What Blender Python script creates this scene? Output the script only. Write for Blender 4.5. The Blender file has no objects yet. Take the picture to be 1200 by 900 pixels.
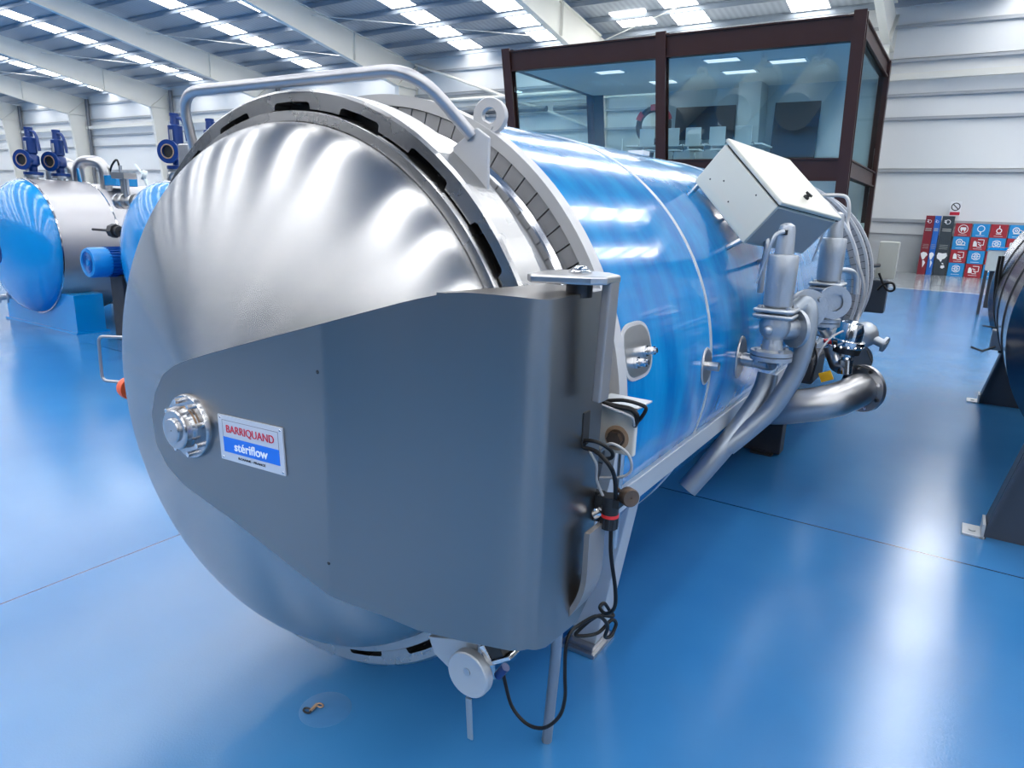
import bpy, bmesh, math, random
from mathutils import Vector, Matrix, Quaternion
random.seed(7)
PI = math.pi
sc = bpy.context.scene
COL = sc.collection
sc.view_settings.view_transform = 'Standard'
sc.view_settings.look = 'None'
sc.view_settings.gamma = 1
sc.view_settings.use_curve_mapping = False
sc.view_settings.exposure = -0.16
sc.cycles.max_bounces = 9
sc.cycles.diffuse_bounces = 4
sc.cycles.glossy_bounces = 5
sc.cycles.transparent_max_bounces = 16
sc.cycles.sample_clamp_indirect = 6
sc.cycles.use_denoising = True
sc.cycles.caustics_reflective = False
sc.cycles.blur_glossy = 0.6

# ------------------------------------------------------------------ camera
FPX = 809.78
RW = Matrix(((0.838, -0.161, 0.522), (0.545, 0.187, -0.817), (0.034, 0.969, 0.244)))
def _orth():
    v1 = Vector((-700 - 600, -(200 - 450), -FPX)); v2 = Vector((1140 - 600, -(265 - 450), -FPX))
    Y = v2.normalized(); X = -(v1.normalized()); X = (X - Y * X.dot(Y)).normalized(); Z = X.cross(Y)
    return Matrix((X, Y, Z))
RW = _orth()
CAM = Vector((0, 0, 1.75))
cam_d = bpy.data.cameras.new('camera'); cam = bpy.data.objects.new('camera', cam_d); COL.objects.link(cam)
cam_d.sensor_width = 36; cam_d.lens = FPX / 1200 * 36; cam_d.clip_start = 0.02; cam_d.clip_end = 500
cam.matrix_world = Matrix.Translation(CAM) @ RW.to_4x4()
sc.camera = cam
def ray(px, py): return RW @ Vector(((px - 600) / FPX, -(py - 450) / FPX, -1))
def at(px, py, ax, val):
    d = ray(px, py); t = (val - CAM[ax]) / d[ax]; return CAM + d * t

# ------------------------------------------------------------------ materials
def lin(c):
    return tuple((x / 12.92 if x <= 0.04045 else ((x + 0.055) / 1.055) ** 2.4) for x in c)
def hexc(r, g, b): return lin((r / 255, g / 255, b / 255))
def mat(name, col=(0.5, 0.5, 0.5), rough=0.5, metal=0.0, noise=0.0, nscale=8.0, rnoise=0.0, aniso=None, coat=0, bump=0, bscale=60, stretch=None, emit=None, es=1, spec=None):
    m = bpy.data.materials.new(name); m.use_nodes = True
    nt = m.node_tree; b = nt.nodes['Principled BSDF']
    b.inputs['Base Color'].default_value = (*col, 1); b.inputs['Roughness'].default_value = rough; b.inputs['Metallic'].default_value = metal
    if spec is not None: b.inputs['Specular IOR Level'].default_value = spec
    if coat: b.inputs['Coat Weight'].default_value = coat; b.inputs['Coat Roughness'].default_value = 0.04
    tc = nt.nodes.new('ShaderNodeTexCoord'); mp = nt.nodes.new('ShaderNodeMapping'); nt.links.new(tc.outputs['Object'], mp.inputs[0])
    if stretch: mp.inputs['Scale'].default_value = stretch
    n = nt.nodes.new('ShaderNodeTexNoise'); n.inputs['Scale'].default_value = nscale; n.inputs['Detail'].default_value = 5; nt.links.new(mp.outputs[0], n.inputs['Vector'])
    if noise:
        mx = nt.nodes.new('ShaderNodeMix'); mx.data_type = 'RGBA'
        mx.inputs[6].default_value = (*[c * (1 - noise) for c in col], 1); mx.inputs[7].default_value = (*[min(1, c * (1 + noise)) for c in col], 1)
        nt.links.new(n.outputs[0], mx.inputs[0]); nt.links.new(mx.outputs[2], b.inputs['Base Color'])
    if rnoise:
        mr = nt.nodes.new('ShaderNodeMapRange'); mr.inputs[1].default_value = 0.3; mr.inputs[2].default_value = 0.7
        mr.inputs[3].default_value = max(0.02, rough - rnoise); mr.inputs[4].default_value = rough + rnoise
        nt.links.new(n.outputs[0], mr.inputs[0]); nt.links.new(mr.outputs[0], b.inputs['Roughness'])
    if bump:
        n2 = nt.nodes.new('ShaderNodeTexNoise'); n2.inputs['Scale'].default_value = bscale; nt.links.new(mp.outputs[0], n2.inputs['Vector'])
        bp = nt.nodes.new('ShaderNodeBump'); bp.inputs['Strength'].default_value = bump; bp.inputs['Distance'].default_value = 0.01
        nt.links.new(n2.outputs[0], bp.inputs['Height']); nt.links.new(bp.outputs[0], b.inputs['Normal'])
    if aniso:
        b.inputs['Anisotropic'].default_value = aniso[0]; b.inputs['Anisotropic Rotation'].default_value = aniso[2]
        tg = nt.nodes.new('ShaderNodeTangent'); tg.direction_type = 'RADIAL'; tg.axis = aniso[1]
        nt.links.new(tg.outputs[0], b.inputs['Tangent'])
    if emit:
        b.inputs['Emission Color'].default_value = (*emit, 1); b.inputs['Emission Strength'].default_value = es
    return m

M = {}
M['dome'] = mat('circular brushed steel', (0.43, 0.43, 0.435), 0.27, 1, noise=0.04, nscale=3, aniso=(1.0, 'Y', 0.25))
M['ring'] = mat('machined ring steel', (0.40, 0.40, 0.405), 0.27, 1, noise=0.08, nscale=6, rnoise=0.04)
M['neck'] = mat('polished neck steel', (0.66, 0.67, 0.69), 0.16, 1, noise=0.03)
M['cover'] = mat('brushed grey sheet steel', (0.285, 0.272, 0.265), 0.32, 1, noise=0.06, nscale=2.5, rnoise=0.04, stretch=(1, 1, 0.25))
M['steel'] = mat('plain stainless steel', (0.50, 0.50, 0.51), 0.28, 1, noise=0.08, nscale=9)
M['polish'] = mat('polished stainless steel', (0.66, 0.66, 0.67), 0.13, 1, noise=0.04)
M['satin'] = mat('satin grey tube', (0.42, 0.42, 0.44), 0.36, 0.9, noise=0.06, nscale=12)
M['cast'] = mat('silver painted casting', (0.40, 0.425, 0.46), 0.38, 0.7, noise=0.08, nscale=14, bump=0.15, bscale=90)
M['pipe'] = mat('painted silver pipe', (0.27, 0.305, 0.35), 0.38, 0.65, noise=0.08, nscale=9)
M['alu'] = mat('anodised aluminium rail', (0.50, 0.53, 0.56), 0.42, 0.45, noise=0.05, nscale=4)
M['collar'] = mat('light grey collar', (0.50, 0.50, 0.51), 0.42, 0.2, noise=0.04)
M['seg'] = mat('grey segment plate', (0.28, 0.28, 0.29), 0.5, 0.25, noise=0.12, nscale=10)
M['dark'] = mat('black rubber', (0.012, 0.012, 0.013), 0.45, noise=0.2)
M['black'] = mat('dark gap', (0.01, 0.011, 0.013), 0.7)
M['cable'] = mat('black cable jacket', (0.004, 0.004, 0.005), 0.5, noise=0.1, spec=0.3)
M['gcable'] = mat('grey cable jacket', (0.35, 0.35, 0.36), 0.45, noise=0.1)
M['orange'] = mat('orange plastic', hexc(240, 95, 50), 0.42, noise=0.08)
M['red'] = mat('red plastic', hexc(215, 50, 50), 0.4, noise=0.05)
M['beige'] = mat('cream painted steel', hexc(205, 200, 190), 0.42, 0.1, noise=0.05)
M['rust'] = mat('brown greased bolt', (0.12, 0.085, 0.065), 0.45, 0.7, noise=0.3, nscale=30)
M['rustring'] = mat('rusty washer', (0.42, 0.28, 0.18), 0.55, 0.4, noise=0.3, nscale=25)
M['elbow'] = mat('dull stainless elbow', (0.42, 0.42, 0.43), 0.36, 1, noise=0.12, nscale=5)
M['strap'] = mat('bead blasted strap', (0.33, 0.31, 0.30), 0.40, 0.6, noise=0.08)
M['cab'] = mat('cabinet off white paint', hexc(198, 197, 186), 0.4, noise=0.03, nscale=3, bump=0.05, bscale=250)
M['yellow'] = mat('yellow tag', hexc(235, 180, 30), 0.45)
M['foil'] = mat('matt dark iron', (0.05, 0.05, 0.055), 0.5, 0.6, noise=0.3)
M['tblue'] = mat('tank blue paint', hexc(2, 136, 205), 0.22, noise=0.05, nscale=2, coat=0.4)
M['tsteel'] = mat('tank silver jacket', (0.46, 0.455, 0.475), 0.42, 0.75, noise=0.05, nscale=2)
M['vblue'] = mat('valve blue paint', hexc(4, 50, 115), 0.3, noise=0.08, nscale=9)
M['mblue'] = mat('motor blue paint', hexc(8, 84, 160), 0.32, noise=0.06)
M['mlight'] = mat('motor cowl light blue', hexc(15, 130, 200), 0.3)
M['wall'] = mat('white wall sheeting', hexc(226, 228, 230), 0.55, noise=0.03, nscale=0.6)
M['girt'] = mat('shadow darkened girt', hexc(168, 172, 178), 0.5, 0.1)  # grey darkened to paint in the thin shadow line along each girt
M['frame'] = mat('white painted portal steel', hexc(225, 224, 218), 0.5, noise=0.03, nscale=1)
M['purlin'] = mat('galvanised purlin', hexc(150, 160, 172), 0.45, 0.35, noise=0.05)
M['brown'] = mat('dark brown steel beam', hexc(60, 34, 29), 0.42, 0.15, noise=0.15, nscale=2)
M['officewall'] = mat('office partition', hexc(176, 192, 198), 0.6, noise=0.03)
M['officeceil'] = mat('office ceiling tile', hexc(214, 220, 222), 0.7)
M['screen'] = mat('black screen glass', hexc(16, 13, 16), 0.45, noise=0.2, nscale=1.0)
M['chairw'] = mat('white chair mesh', hexc(215, 228, 232), 0.5)
M['chrome'] = mat('chair chrome', (0.6, 0.62, 0.65), 0.12, 1)
M['pc'] = mat('charcoal painted plate', hexc(66, 74, 86), 0.42, 0.3, noise=0.06, nscale=3)
M['drum'] = mat('dark polished drum', (0.15, 0.16, 0.18), 0.12, 1, noise=0.15, nscale=2)
M['drumlight'] = mat('bright drum band', (0.45, 0.46, 0.48), 0.2, 1)
M['grybox'] = mat('pale grey cabinet', hexc(175, 178, 172), 0.5, noise=0.05)
M['white'] = mat('white print', hexc(240, 242, 245), 0.5)
M['cred'] = mat('crimson card', hexc(160, 32, 48), 0.45, noise=0.04)
M['cblue'] = mat('sky blue card', hexc(25, 140, 208), 0.45, noise=0.04)
M['tred'] = mat('dark red card', hexc(128, 24, 42), 0.45, noise=0.04)
M['tblu'] = mat('royal blue card', hexc(25, 100, 190), 0.45, noise=0.04)
M['tgrey'] = mat('charcoal card', hexc(44, 56, 66), 0.45, noise=0.04)
M['redtxt'] = mat('red lettering', hexc(205, 35, 60), 0.4)
M['bluepl'] = mat('blue plate field', hexc(20, 110, 220), 0.35)
M['platew'] = mat('aluminium plate', hexc(205, 208, 215), 0.35, 0.35)
M['scuff'] = mat('rough patch of floor', hexc(58, 114, 166), 0.5, noise=0.1, nscale=20)

# blue wrapped vessel: glossy film with vertical streaks of wear
def body_mat():
    m = bpy.data.materials.new('blue vessel cladding'); m.use_nodes = True; nt = m.node_tree; b = nt.nodes['Principled BSDF']
    tc = nt.nodes.new('ShaderNodeTexCoord'); mp = nt.nodes.new('ShaderNodeMapping'); mp.inputs['Scale'].default_value = (2.2, 4.2, 1.0)
    nt.links.new(tc.outputs['Object'], mp.inputs[0])
    n = nt.nodes.new('ShaderNodeTexNoise'); n.inputs['Scale'].default_value = 1.6; n.inputs['Detail'].default_value = 6; n.inputs['Roughness'].default_value = 0.6
    nt.links.new(mp.outputs[0], n.inputs['Vector'])
    r = nt.nodes.new('ShaderNodeValToRGB'); e = r.color_ramp.elements
    e[0].position = 0.36; e[0].color = (*hexc(0, 106, 176), 1); e[1].position = 0.60; e[1].color = (*hexc(14, 136, 200), 1)
    x = r.color_ramp.elements.new(0.80); x.color = (*hexc(40, 146, 208), 1)
    nt.links.new(n.outputs[0], r.inputs[0]); nt.links.new(r.outputs[0], b.inputs['Base Color'])
    b.inputs['Roughness'].default_value = 0.14; b.inputs['Coat Weight'].default_value = 0.25; b.inputs['Coat Roughness'].default_value = 0.03
    n2 = nt.nodes.new('ShaderNodeTexNoise'); n2.inputs['Scale'].default_value = 2.2; n2.inputs['Detail'].default_value = 2; nt.links.new(tc.outputs['Object'], n2.inputs['Vector'])
    bp = nt.nodes.new('ShaderNodeBump'); bp.inputs['Strength'].default_value = 0.22; bp.inputs['Distance'].default_value = 0.02
    nt.links.new(n2.outputs[0], bp.inputs['Height']); nt.links.new(bp.outputs[0], b.inputs['Normal'])
    return m
M['body'] = body_mat()

def floor_mat():
    m = bpy.data.materials.new('blue epoxy floor'); m.use_nodes = True; nt = m.node_tree; b = nt.nodes['Principled BSDF']
    N = nt.nodes.new; L = nt.links.new
    tc = N('ShaderNodeTexCoord'); sp = N('ShaderNodeSeparateXYZ'); L(tc.outputs['Object'], sp.inputs[0])
    n = N('ShaderNodeTexNoise'); n.inputs['Scale'].default_value = 0.7; n.inputs['Detail'].default_value = 4; L(tc.outputs['Object'], n.inputs['Vector'])
    r = N('ShaderNodeValToRGB'); e = r.color_ramp.elements; e[0].position = 0.3; e[0].color = (*hexc(46, 110, 166), 1); e[1].position = 0.75; e[1].color = (*hexc(58, 124, 178), 1)
    L(n.outputs[0], r.inputs[0])
    def math_(op, a, bb=None, c=None):
        q = N('ShaderNodeMath'); q.operation = op
        for i, v in enumerate((a, bb, c)):
            if v is None: continue
            if isinstance(v, (int, float)): q.inputs[i].default_value = v
            else: L(v, q.inputs[i])
        return q.outputs[0]
    def band(sock, c, w):  # 1 inside
        return math_('LESS_THAN', math_('ABSOLUTE', math_('SUBTRACT', sock, c)), w)
    def mix(f, a, col):
        q = N('ShaderNodeMix'); q.data_type = 'RGBA'; L(f, q.inputs[0]); L(a, q.inputs[6]); q.inputs[7].default_value = (*col, 1); return q.outputs[2]
    X, Y = sp.outputs[0], sp.outputs[1]
    grey = math_('GREATER_THAN', Y, 22.35)
    c = mix(grey, r.outputs[0], hexc(150, 156, 162))
    c = mix(band(Y, 22.3, 0.06), c, hexc(215, 220, 225))
    # expansion joints
    j1 = math_('MULTIPLY', band(X, -3.30, 0.004), math_('LESS_THAN', Y, 20))
    j2 = band(Y, 4.16, 0.006)
    j3 = band(Y, 12.2, 0.008)
    c = mix(math_('MAXIMUM', math_('MAXIMUM', j1, j2), j3), c, hexc(10, 45, 85))
    L(c, b.inputs['Base Color'])
    n3 = N('ShaderNodeTexNoise'); n3.inputs['Scale'].default_value = 1.3; n3.inputs['Detail'].default_value = 6; L(tc.outputs['Object'], n3.inputs['Vector'])
    mr = N('ShaderNodeMapRange'); mr.inputs[1].default_value = 0.3; mr.inputs[2].default_value = 0.75; mr.inputs[3].default_value = 0.14; mr.inputs[4].default_value = 0.22
    L(n3.outputs[0], mr.inputs[0]); L(mr.outputs[0], b.inputs['Roughness'])
    n4 = N('ShaderNodeTexNoise'); n4.inputs['Scale'].default_value = 130; n4.inputs['Detail'].default_value = 2; L(tc.outputs['Object'], n4.inputs['Vector'])
    bp = N('ShaderNodeBump'); bp.inputs['Strength'].default_value = 0.10; bp.inputs['Distance'].default_value = 0.004; L(n4.outputs[0], bp.inputs['Height']); L(bp.outputs[0], b.inputs['Normal'])
    b.inputs['Specular IOR Level'].default_value = 0.8
    return m
M['floor'] = floor_mat()

def roof_mat():
    m = bpy.data.materials.new('ribbed roof deck'); m.use_nodes = True; nt = m.node_tree; b = nt.nodes['Principled BSDF']
    tc = nt.nodes.new('ShaderNodeTexCoord'); w = nt.nodes.new('ShaderNodeTexWave'); w.wave_type = 'BANDS'; w.bands_direction = 'X'; w.inputs['Scale'].default_value = 1.3
    nt.links.new(tc.outputs['Object'], w.inputs['Vector'])
    mx = nt.nodes.new('ShaderNodeMix'); mx.data_type = 'RGBA'; mx.inputs[6].default_value = (*hexc(150, 158, 170), 1); mx.inputs[7].default_value = (*hexc(166, 174, 184), 1)
    nt.links.new(w.outputs['Fac'], mx.inputs[0]); nt.links.new(mx.outputs[2], b.inputs['Base Color']); b.inputs['Roughness'].default_value = 0.45
    b.inputs['Metallic'].default_value = 0.2
    bp = nt.nodes.new('ShaderNodeBump'); bp.inputs['Strength'].default_value = 0.35; bp.inputs['Distance'].default_value = 0.02; nt.links.new(w.outputs['Fac'], bp.inputs['Height']); nt.links.new(bp.outputs[0], b.inputs['Normal'])
    return m
M['roof'] = roof_mat()
SKY_STRENGTH = 11.0
M['sky'] = mat('daylit skylight sheet', (0.9, 0.93, 0.96), 0.5, emit=(1.0, 0.985, 0.945), es=SKY_STRENGTH)
def glass_mat(name, tint, refl):
    m = bpy.data.materials.new(name); m.use_nodes = True; nt = m.node_tree; nt.nodes.clear()
    o = nt.nodes.new('ShaderNodeOutputMaterial'); t = nt.nodes.new('ShaderNodeBsdfTransparent'); g = nt.nodes.new('ShaderNodeBsdfGlossy'); mx = nt.nodes.new('ShaderNodeMixShader')
    t.inputs[0].default_value = (*tint, 1); g.inputs['Roughness'].default_value = 0.02; g.inputs['Color'].default_value = (0.8, 0.95, 1, 1)
    mx.inputs[0].default_value = refl
    nt.links.new(t.outputs[0], mx.inputs[1]); nt.links.new(g.outputs[0], mx.inputs[2]); nt.links.new(mx.outputs[0], o.inputs[0])
    return m
M['glow'] = mat('office lamp panel', (0.9, 0.93, 0.96), 0.5, emit=(0.95, 0.98, 1.0), es=1.1)  # emission added to lift the dark office interior
M['glass'] = glass_mat('tinted office glass', (0.86, 0.94, 0.95), 0.07)

# ------------------------------------------------------------------ mesh helpers
def basis(d):
    d = Vector(d).normalized(); u = Vector((0, 0, 1)).cross(d)
    if u.length < 1e-4: u = Vector((1, 0, 0)).cross(d)
    u.normalize(); return u, d.cross(u).normalized(), d
class MB:
    def __init__(s): s.v = []; s.f = []; s.sm = []
    def add(s, vs, fs, smooth=False):
        o = len(s.v); s.v += [tuple(v) for v in vs]; s.f += [tuple(i + o for i in f) for f in fs]; s.sm += [smooth] * len(fs); return s
    def box(s, c, size, R=None):
        hx, hy, hz = size[0] / 2, size[1] / 2, size[2] / 2; c = Vector(c)
        vs = [Vector((x, y, z)) for x in (-hx, hx) for y in (-hy, hy) for z in (-hz, hz)]
        if R is not None: vs = [R @ v for v in vs]
        s.add([c + v for v in vs], [(0, 1, 3, 2), (4, 6, 7, 5), (0, 4, 5, 1), (2, 3, 7, 6), (0, 2, 6, 4), (1, 5, 7, 3)]); return s
    def minmax(s, a, b):
        a = Vector(a); b = Vector(b); return s.box((a + b) / 2, [abs(x) for x in (b - a)])
    def hexa(s, p):  # 8 points, bottom 4 then top 4
        s.add(p, [(3, 2, 1, 0), (4, 5, 6, 7), (0, 1, 5, 4), (1, 2, 6, 5), (2, 3, 7, 6), (3, 0, 4, 7)]); return s
    def cyl(s, a, b, r, r2=None, n=24, caps=True, smooth=True):
        r2 = r if r2 is None else r2; a = Vector(a); b = Vector(b); u, w, d = basis(b - a)
        vs = []
        for p, q in ((a, r), (b, r2)):
            for i in range(n):
                t = 2 * PI * i / n; vs.append(p + (u * math.cos(t) + w * math.sin(t)) * q)
        s.add(vs, [(i, (i + 1) % n, n + (i + 1) % n, n + i) for i in range(n)], smooth)
        if caps:
            s.add(vs[:n], [tuple(range(n))[::-1]]); s.add(vs[n:], [tuple(range(n))])
        return s
    def lathe(s, o, d, prof, n=48, smooth=True, a0=0, a1=2 * PI, up=None):
        # prof: list of (radius, height along d)
        o = Vector(o); u, w, d = basis(d); full = abs(a1 - a0 - 2 * PI) < 1e-6; m = n if full else n + 1
        vs = []; 
        for (r, h) in prof:
            for i in range(m):
                t = a0 + (a1 - a0) * i / n; vs.append(o + d * h + (u * math.cos(t) + w * math.sin(t)) * r)
        fs = []
        for k in range(len(prof) - 1):
            for i in range(n):
                j = (i + 1) % m; fs.append((k * m + i, k * m + j, (k + 1) * m + j, (k + 1) * m + i))
        s.add(vs, fs, smooth); return s
    def tube(s, pts, r, n=10, caps=True, rad=None, smooth_path=0):
        P = [Vector(p) for p in pts]
        if smooth_path: P = catmull(P, smooth_path)
        R = rad if rad else [r] * len(P)
        if len(R) != len(P):
            R = [R[0] + (R[-1] - R[0]) * i / (len(P) - 1) for i in range(len(P))]
        ts = []
        for i in range(len(P)):
            t = (P[min(i + 1, len(P) - 1)] - P[max(i - 1, 0)])
            ts.append(t.normalized())
        u, w, d = basis(ts[0]); vs = []
        for i, p in enumerate(P):
            if i:
                q = ts[i - 1].rotation_difference(ts[i]); u = q @ u; w = q @ w
            for k in range(n):
                a = 2 * PI * k / n; vs.append(p + (u * math.cos(a) + w * math.sin(a)) * R[i])
        fs = [(i * n + k, i * n + (k + 1) % n, (i + 1) * n + (k + 1) % n, (i + 1) * n + k) for i in range(len(P) - 1) for k in range(n)]
        s.add(vs, fs, True)
        if caps: s.add(vs[:n], [tuple(range(n))[::-1]]); s.add(vs[-n:], [tuple(range(n))])
        return s
    def prism(s, poly, ext):  # poly: list of 3D coplanar points, ext: vector
        P = [Vector(p) for p in poly]; e = Vector(ext); n = len(P)
        s.add(P + [p + e for p in P], [tuple(range(n))[::-1], tuple(range(n, 2 * n))] + [(i, (i + 1) % n, n + (i + 1) % n, n + i) for i in range(n)]); return s
    def sphere(s, c, r, n=16, sc_=(1, 1, 1)):
        c = Vector(c); vs = []; m = n // 2
        for i in range(m + 1):
            for j in range(n):
                a = PI * i / m; b = 2 * PI * j / n
                vs.append(c + Vector((math.sin(a) * math.cos(b) * sc_[0], math.sin(a) * math.sin(b) * sc_[1], math.cos(a) * sc_[2])) * r)
        s.add(vs, [(i * n + j, (i + 1) * n + j, (i + 1) * n + (j + 1) % n, i * n + (j + 1) % n) for i in range(m) for j in range(n)], True); return s
    def hexnut(s, c, d, r, h):
        s.cyl(c, Vector(c) + Vector(d).normalized() * h, r, n=6, smooth=False); return s
    def build(s, name, m, parent=None, bevel=0, loc=None, seg=2, weld=True):
        me = bpy.data.meshes.new(name)
        vs = s.v
        if loc is not None: vs = [tuple(Vector(v) - Vector(loc)) for v in vs]
        me.from_pydata(vs, [], s.f); me.polygons.foreach_set('use_smooth', s.sm)
        bm = bmesh.new(); bm.from_mesh(me)
        if weld: bmesh.ops.remove_doubles(bm, verts=bm.verts, dist=1e-5)
        bmesh.ops.recalc_face_normals(bm, faces=bm.faces)
        bm.to_mesh(me); bm.free()
        me.materials.append(m)
        o = bpy.data.objects.new(name, me); COL.objects.link(o)
        if any(s.sm):
            try: me.set_sharp_from_angle(angle=math.radians(40))
            except Exception: pass
        if loc is not None: o.location = loc
        if parent is not None:
            o.parent = parent
            base = world_loc(parent)
            o.location = (Vector(loc) if loc is not None else Vector((0, 0, 0))) - base
        if bevel:
            bv = o.modifiers.new('bevel', 'BEVEL'); bv.width = bevel; bv.segments = seg; bv.limit_method = 'ANGLE'; bv.angle_limit = math.radians(40)
        return o
def world_loc(o):
    v = Vector(o.location); p = o.parent
    while p is not None: v += Vector(p.location); p = p.parent
    return v
def catmull(P, k):
    out = []; n = len(P)
    for i in range(n - 1):
        p0 = P[max(i - 1, 0)]; p1 = P[i]; p2 = P[i + 1]; p3 = P[min(i + 2, n - 1)]
        for j in range(k):
            t = j / k; out.append(0.5 * ((2 * p1) + (p2 - p0) * t + (2 * p0 - 5 * p1 + 4 * p2 - p3) * t * t + (3 * p1 - p0 - 3 * p2 + p3) * t ** 3))
    out.append(P[-1]); return out
def fillet(P, r, k=6):
    P = [Vector(p) for p in P]; out = [P[0]]
    for i in range(1, len(P) - 1):
        a = (P[i - 1] - P[i]); b = (P[i + 1] - P[i]); q = min(r, a.length * 0.49, b.length * 0.49)
        s = P[i] + a.normalized() * q; e = P[i] + b.normalized() * q
        for j in range(k + 1):
            t = j / k; out.append(s * (1 - t) ** 2 + P[i] * 2 * t * (1 - t) + e * t * t)
    out.append(P[-1]); return out
def thing(name, label, cat, loc=(0, 0, 0), group=None):
    o = bpy.data.objects.new(name, None); COL.objects.link(o); o.location = loc; o.empty_display_size = 0.2
    o['label'] = label; o['category'] = cat
    if group: o['group'] = group
    return o
def tag(o, label, cat, group=None):
    o['label'] = label; o['category'] = cat
    if group: o['group'] = group
    return o
def struct(o, label=None, cat=None):
    o['kind'] = 'structure'
    if label: o['label'] = label
    if cat: o['category'] = cat
    return o
def dup(root, loc):
    r = root.copy(); COL.objects.link(r); r.location = loc
    for ch in list(root.children):
        c = ch.copy(); COL.objects.link(c); c.parent = r
        for g in ch.children:
            d = g.copy(); COL.objects.link(d); d.parent = c
    return r
def text_mesh(txt, size, name, m, parent, origin, xdir, zdir, width=None, bold=0.0, depth=0.0006, shear=0):
    cu = bpy.data.curves.new('t', 'FONT'); cu.body = txt; cu.size = size; cu.extrude = depth; cu.align_x = 'CENTER'; cu.align_y = 'CENTER'; cu.offset = bold; cu.shear = shear
    o = bpy.data.objects.new('t', cu); COL.objects.link(o)
    dg = bpy.context.evaluated_depsgraph_get(); me = bpy.data.meshes.new_from_object(o.evaluated_get(dg))
    COL.objects.unlink(o); bpy.data.objects.remove(o); bpy.data.curves.remove(cu)
    xs = [v.co.x for v in me.vertices]; ys = [v.co.y for v in me.vertices]
    k = width / (max(xs) - min(xs)) if width else 1
    cx = (max(xs) + min(xs)) / 2; cy = (max(ys) + min(ys)) / 2
    xd = Vector(xdir).normalized(); zd = Vector(zdir).normalized(); nd = xd.cross(zd)
    org = Vector(origin); base = world_loc(parent) if parent else Vector()
    for v in me.vertices:
        p = org + xd * (v.co.x - cx) * k + zd * (v.co.y - cy) + nd * v.co.z; v.co = p - base
    me.materials.clear(); me.materials.append(m); me.name = name
    ob = bpy.data.objects.new(name, me); COL.objects.link(ob)
    if parent: ob.parent = parent
    return ob

# ================================================================== THE HALL
WY = 30.0; EAVE = 9.2; SL = 0.145
def roofz(y): return EAVE + SL * (WY - abs(y))
XL, XR, YB = -82.0, 24.0, -26.0
o = MB().minmax((XL, YB, -0.2), (XR, WY + 0.3, 0)).build('floor', M['floor']); struct(o)
# long far wall (ribbed white sheets) : thick sheet
o = MB().minmax((XL, WY, 0), (XR, WY + 0.2, EAVE + 0.1)).build('wall_back', M['wall']); struct(o)
o = MB().minmax((XL - 0.2, YB, 0), (XL, WY, 13.6)).build('wall_left', M['wall']); struct(o)
o = MB().minmax((XL, YB - 0.2, 0), (XR, YB, roofz(YB))).build('wall_front', mat('grey block wall', hexc(52, 54, 60), 0.7, noise=0.1, nscale=0.5)); struct(o)
o = MB().minmax((XR, YB, 0), (XR + 0.2, WY, 13.6)).build('wall_right', M['wall']); struct(o)
# skylight strips: two per bay, running from eave to ridge
COLX = [-3.5 - 11.15 * k for k in range(-2, 8)]
strips = []
for cx in COLX:
    for dx in (3.95, 8.35):
        if XL < cx - 11.15 + dx < XR: strips.append(cx - 11.15 + dx)
for dx in (3.95, 8.35):
    if COLX[0] + dx < XR: strips.append(COLX[0] + dx)
strips = sorted(set(round(s, 2) for s in strips))
SWD = 1.35
# roof deck between strips
mb = MB()
edges = [XL]
for s in strips: edges += [s - SWD / 2, s + SWD / 2]
edges.append(XR)
for i in range(0, len(edges), 2):
    a, b = edges[i], edges[i + 1]
    for (y0, y1) in ((0, WY + 0.2), (YB, 0)):
        mb.hexa([(a, y0, roofz(y0)), (b, y0, roofz(y0)), (b, y1, roofz(y1)), (a, y1, roofz(y1)),
                 (a, y0, roofz(y0) + .1), (b, y0, roofz(y0) + .1), (b, y1, roofz(y1) + .1), (a, y1, roofz(y1) + .1)])
struct(mb.build('ceiling', M['roof'], weld=False))
wn = 0
for s in strips:
    wn += 1; mb = MB(); a, b = s - SWD / 2, s + SWD / 2
    for (y0, y1) in ((0.6, WY - 0.25), (YB, -0.6)):
        mb.hexa([(a, y0, roofz(y0) + .02), (b, y0, roofz(y0) + .02), (b, y1, roofz(y1) + .02), (a, y1, roofz(y1) + .02),
                 (a, y0, roofz(y0) + .06), (b, y0, roofz(y0) + .06), (b, y1, roofz(y1) + .06), (a, y1, roofz(y1) + .06)])
    struct(mb.build('window_%d' % wn, M['sky'], weld=False))
# small square roof light
p = at(742, 22, 1, 28.2); zz = roofz(28.2)
wn += 1
struct(MB().hexa([(p.x - .8, 27.6, roofz(27.6) - .03), (p.x + .7, 27.6, roofz(27.6) - .03), (p.x + .7, 29.0, roofz(29.0) - .03), (p.x - .8, 29.0, roofz(29.0) - .03),
                  (p.x - .8, 27.6, roofz(27.6) + .02), (p.x + .7, 27.6, roofz(27.6) + .02), (p.x + .7, 29.0, roofz(29.0) + .02), (p.x - .8, 29.0, roofz(29.0) + .02)]).build('window_%d' % wn, M['sky']))
# purlins
tn = 0
y = WY - 0.5
while y > YB:
    if abs(y) > 0.4:
        tn += 1; z = roofz(y)
        mb = MB().minmax((XL, y - .012, z - .19), (XR, y + .012, z - .01)).minmax((XL, y - .012, z - .20), (XR, y + .085, z - .185)).minmax((XL, y - .085, z - .02), (XR, y + .012, z))
        struct(mb.build('trim_%d' % tn, M['purlin'], weld=False))
    y -= 1.62
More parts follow.
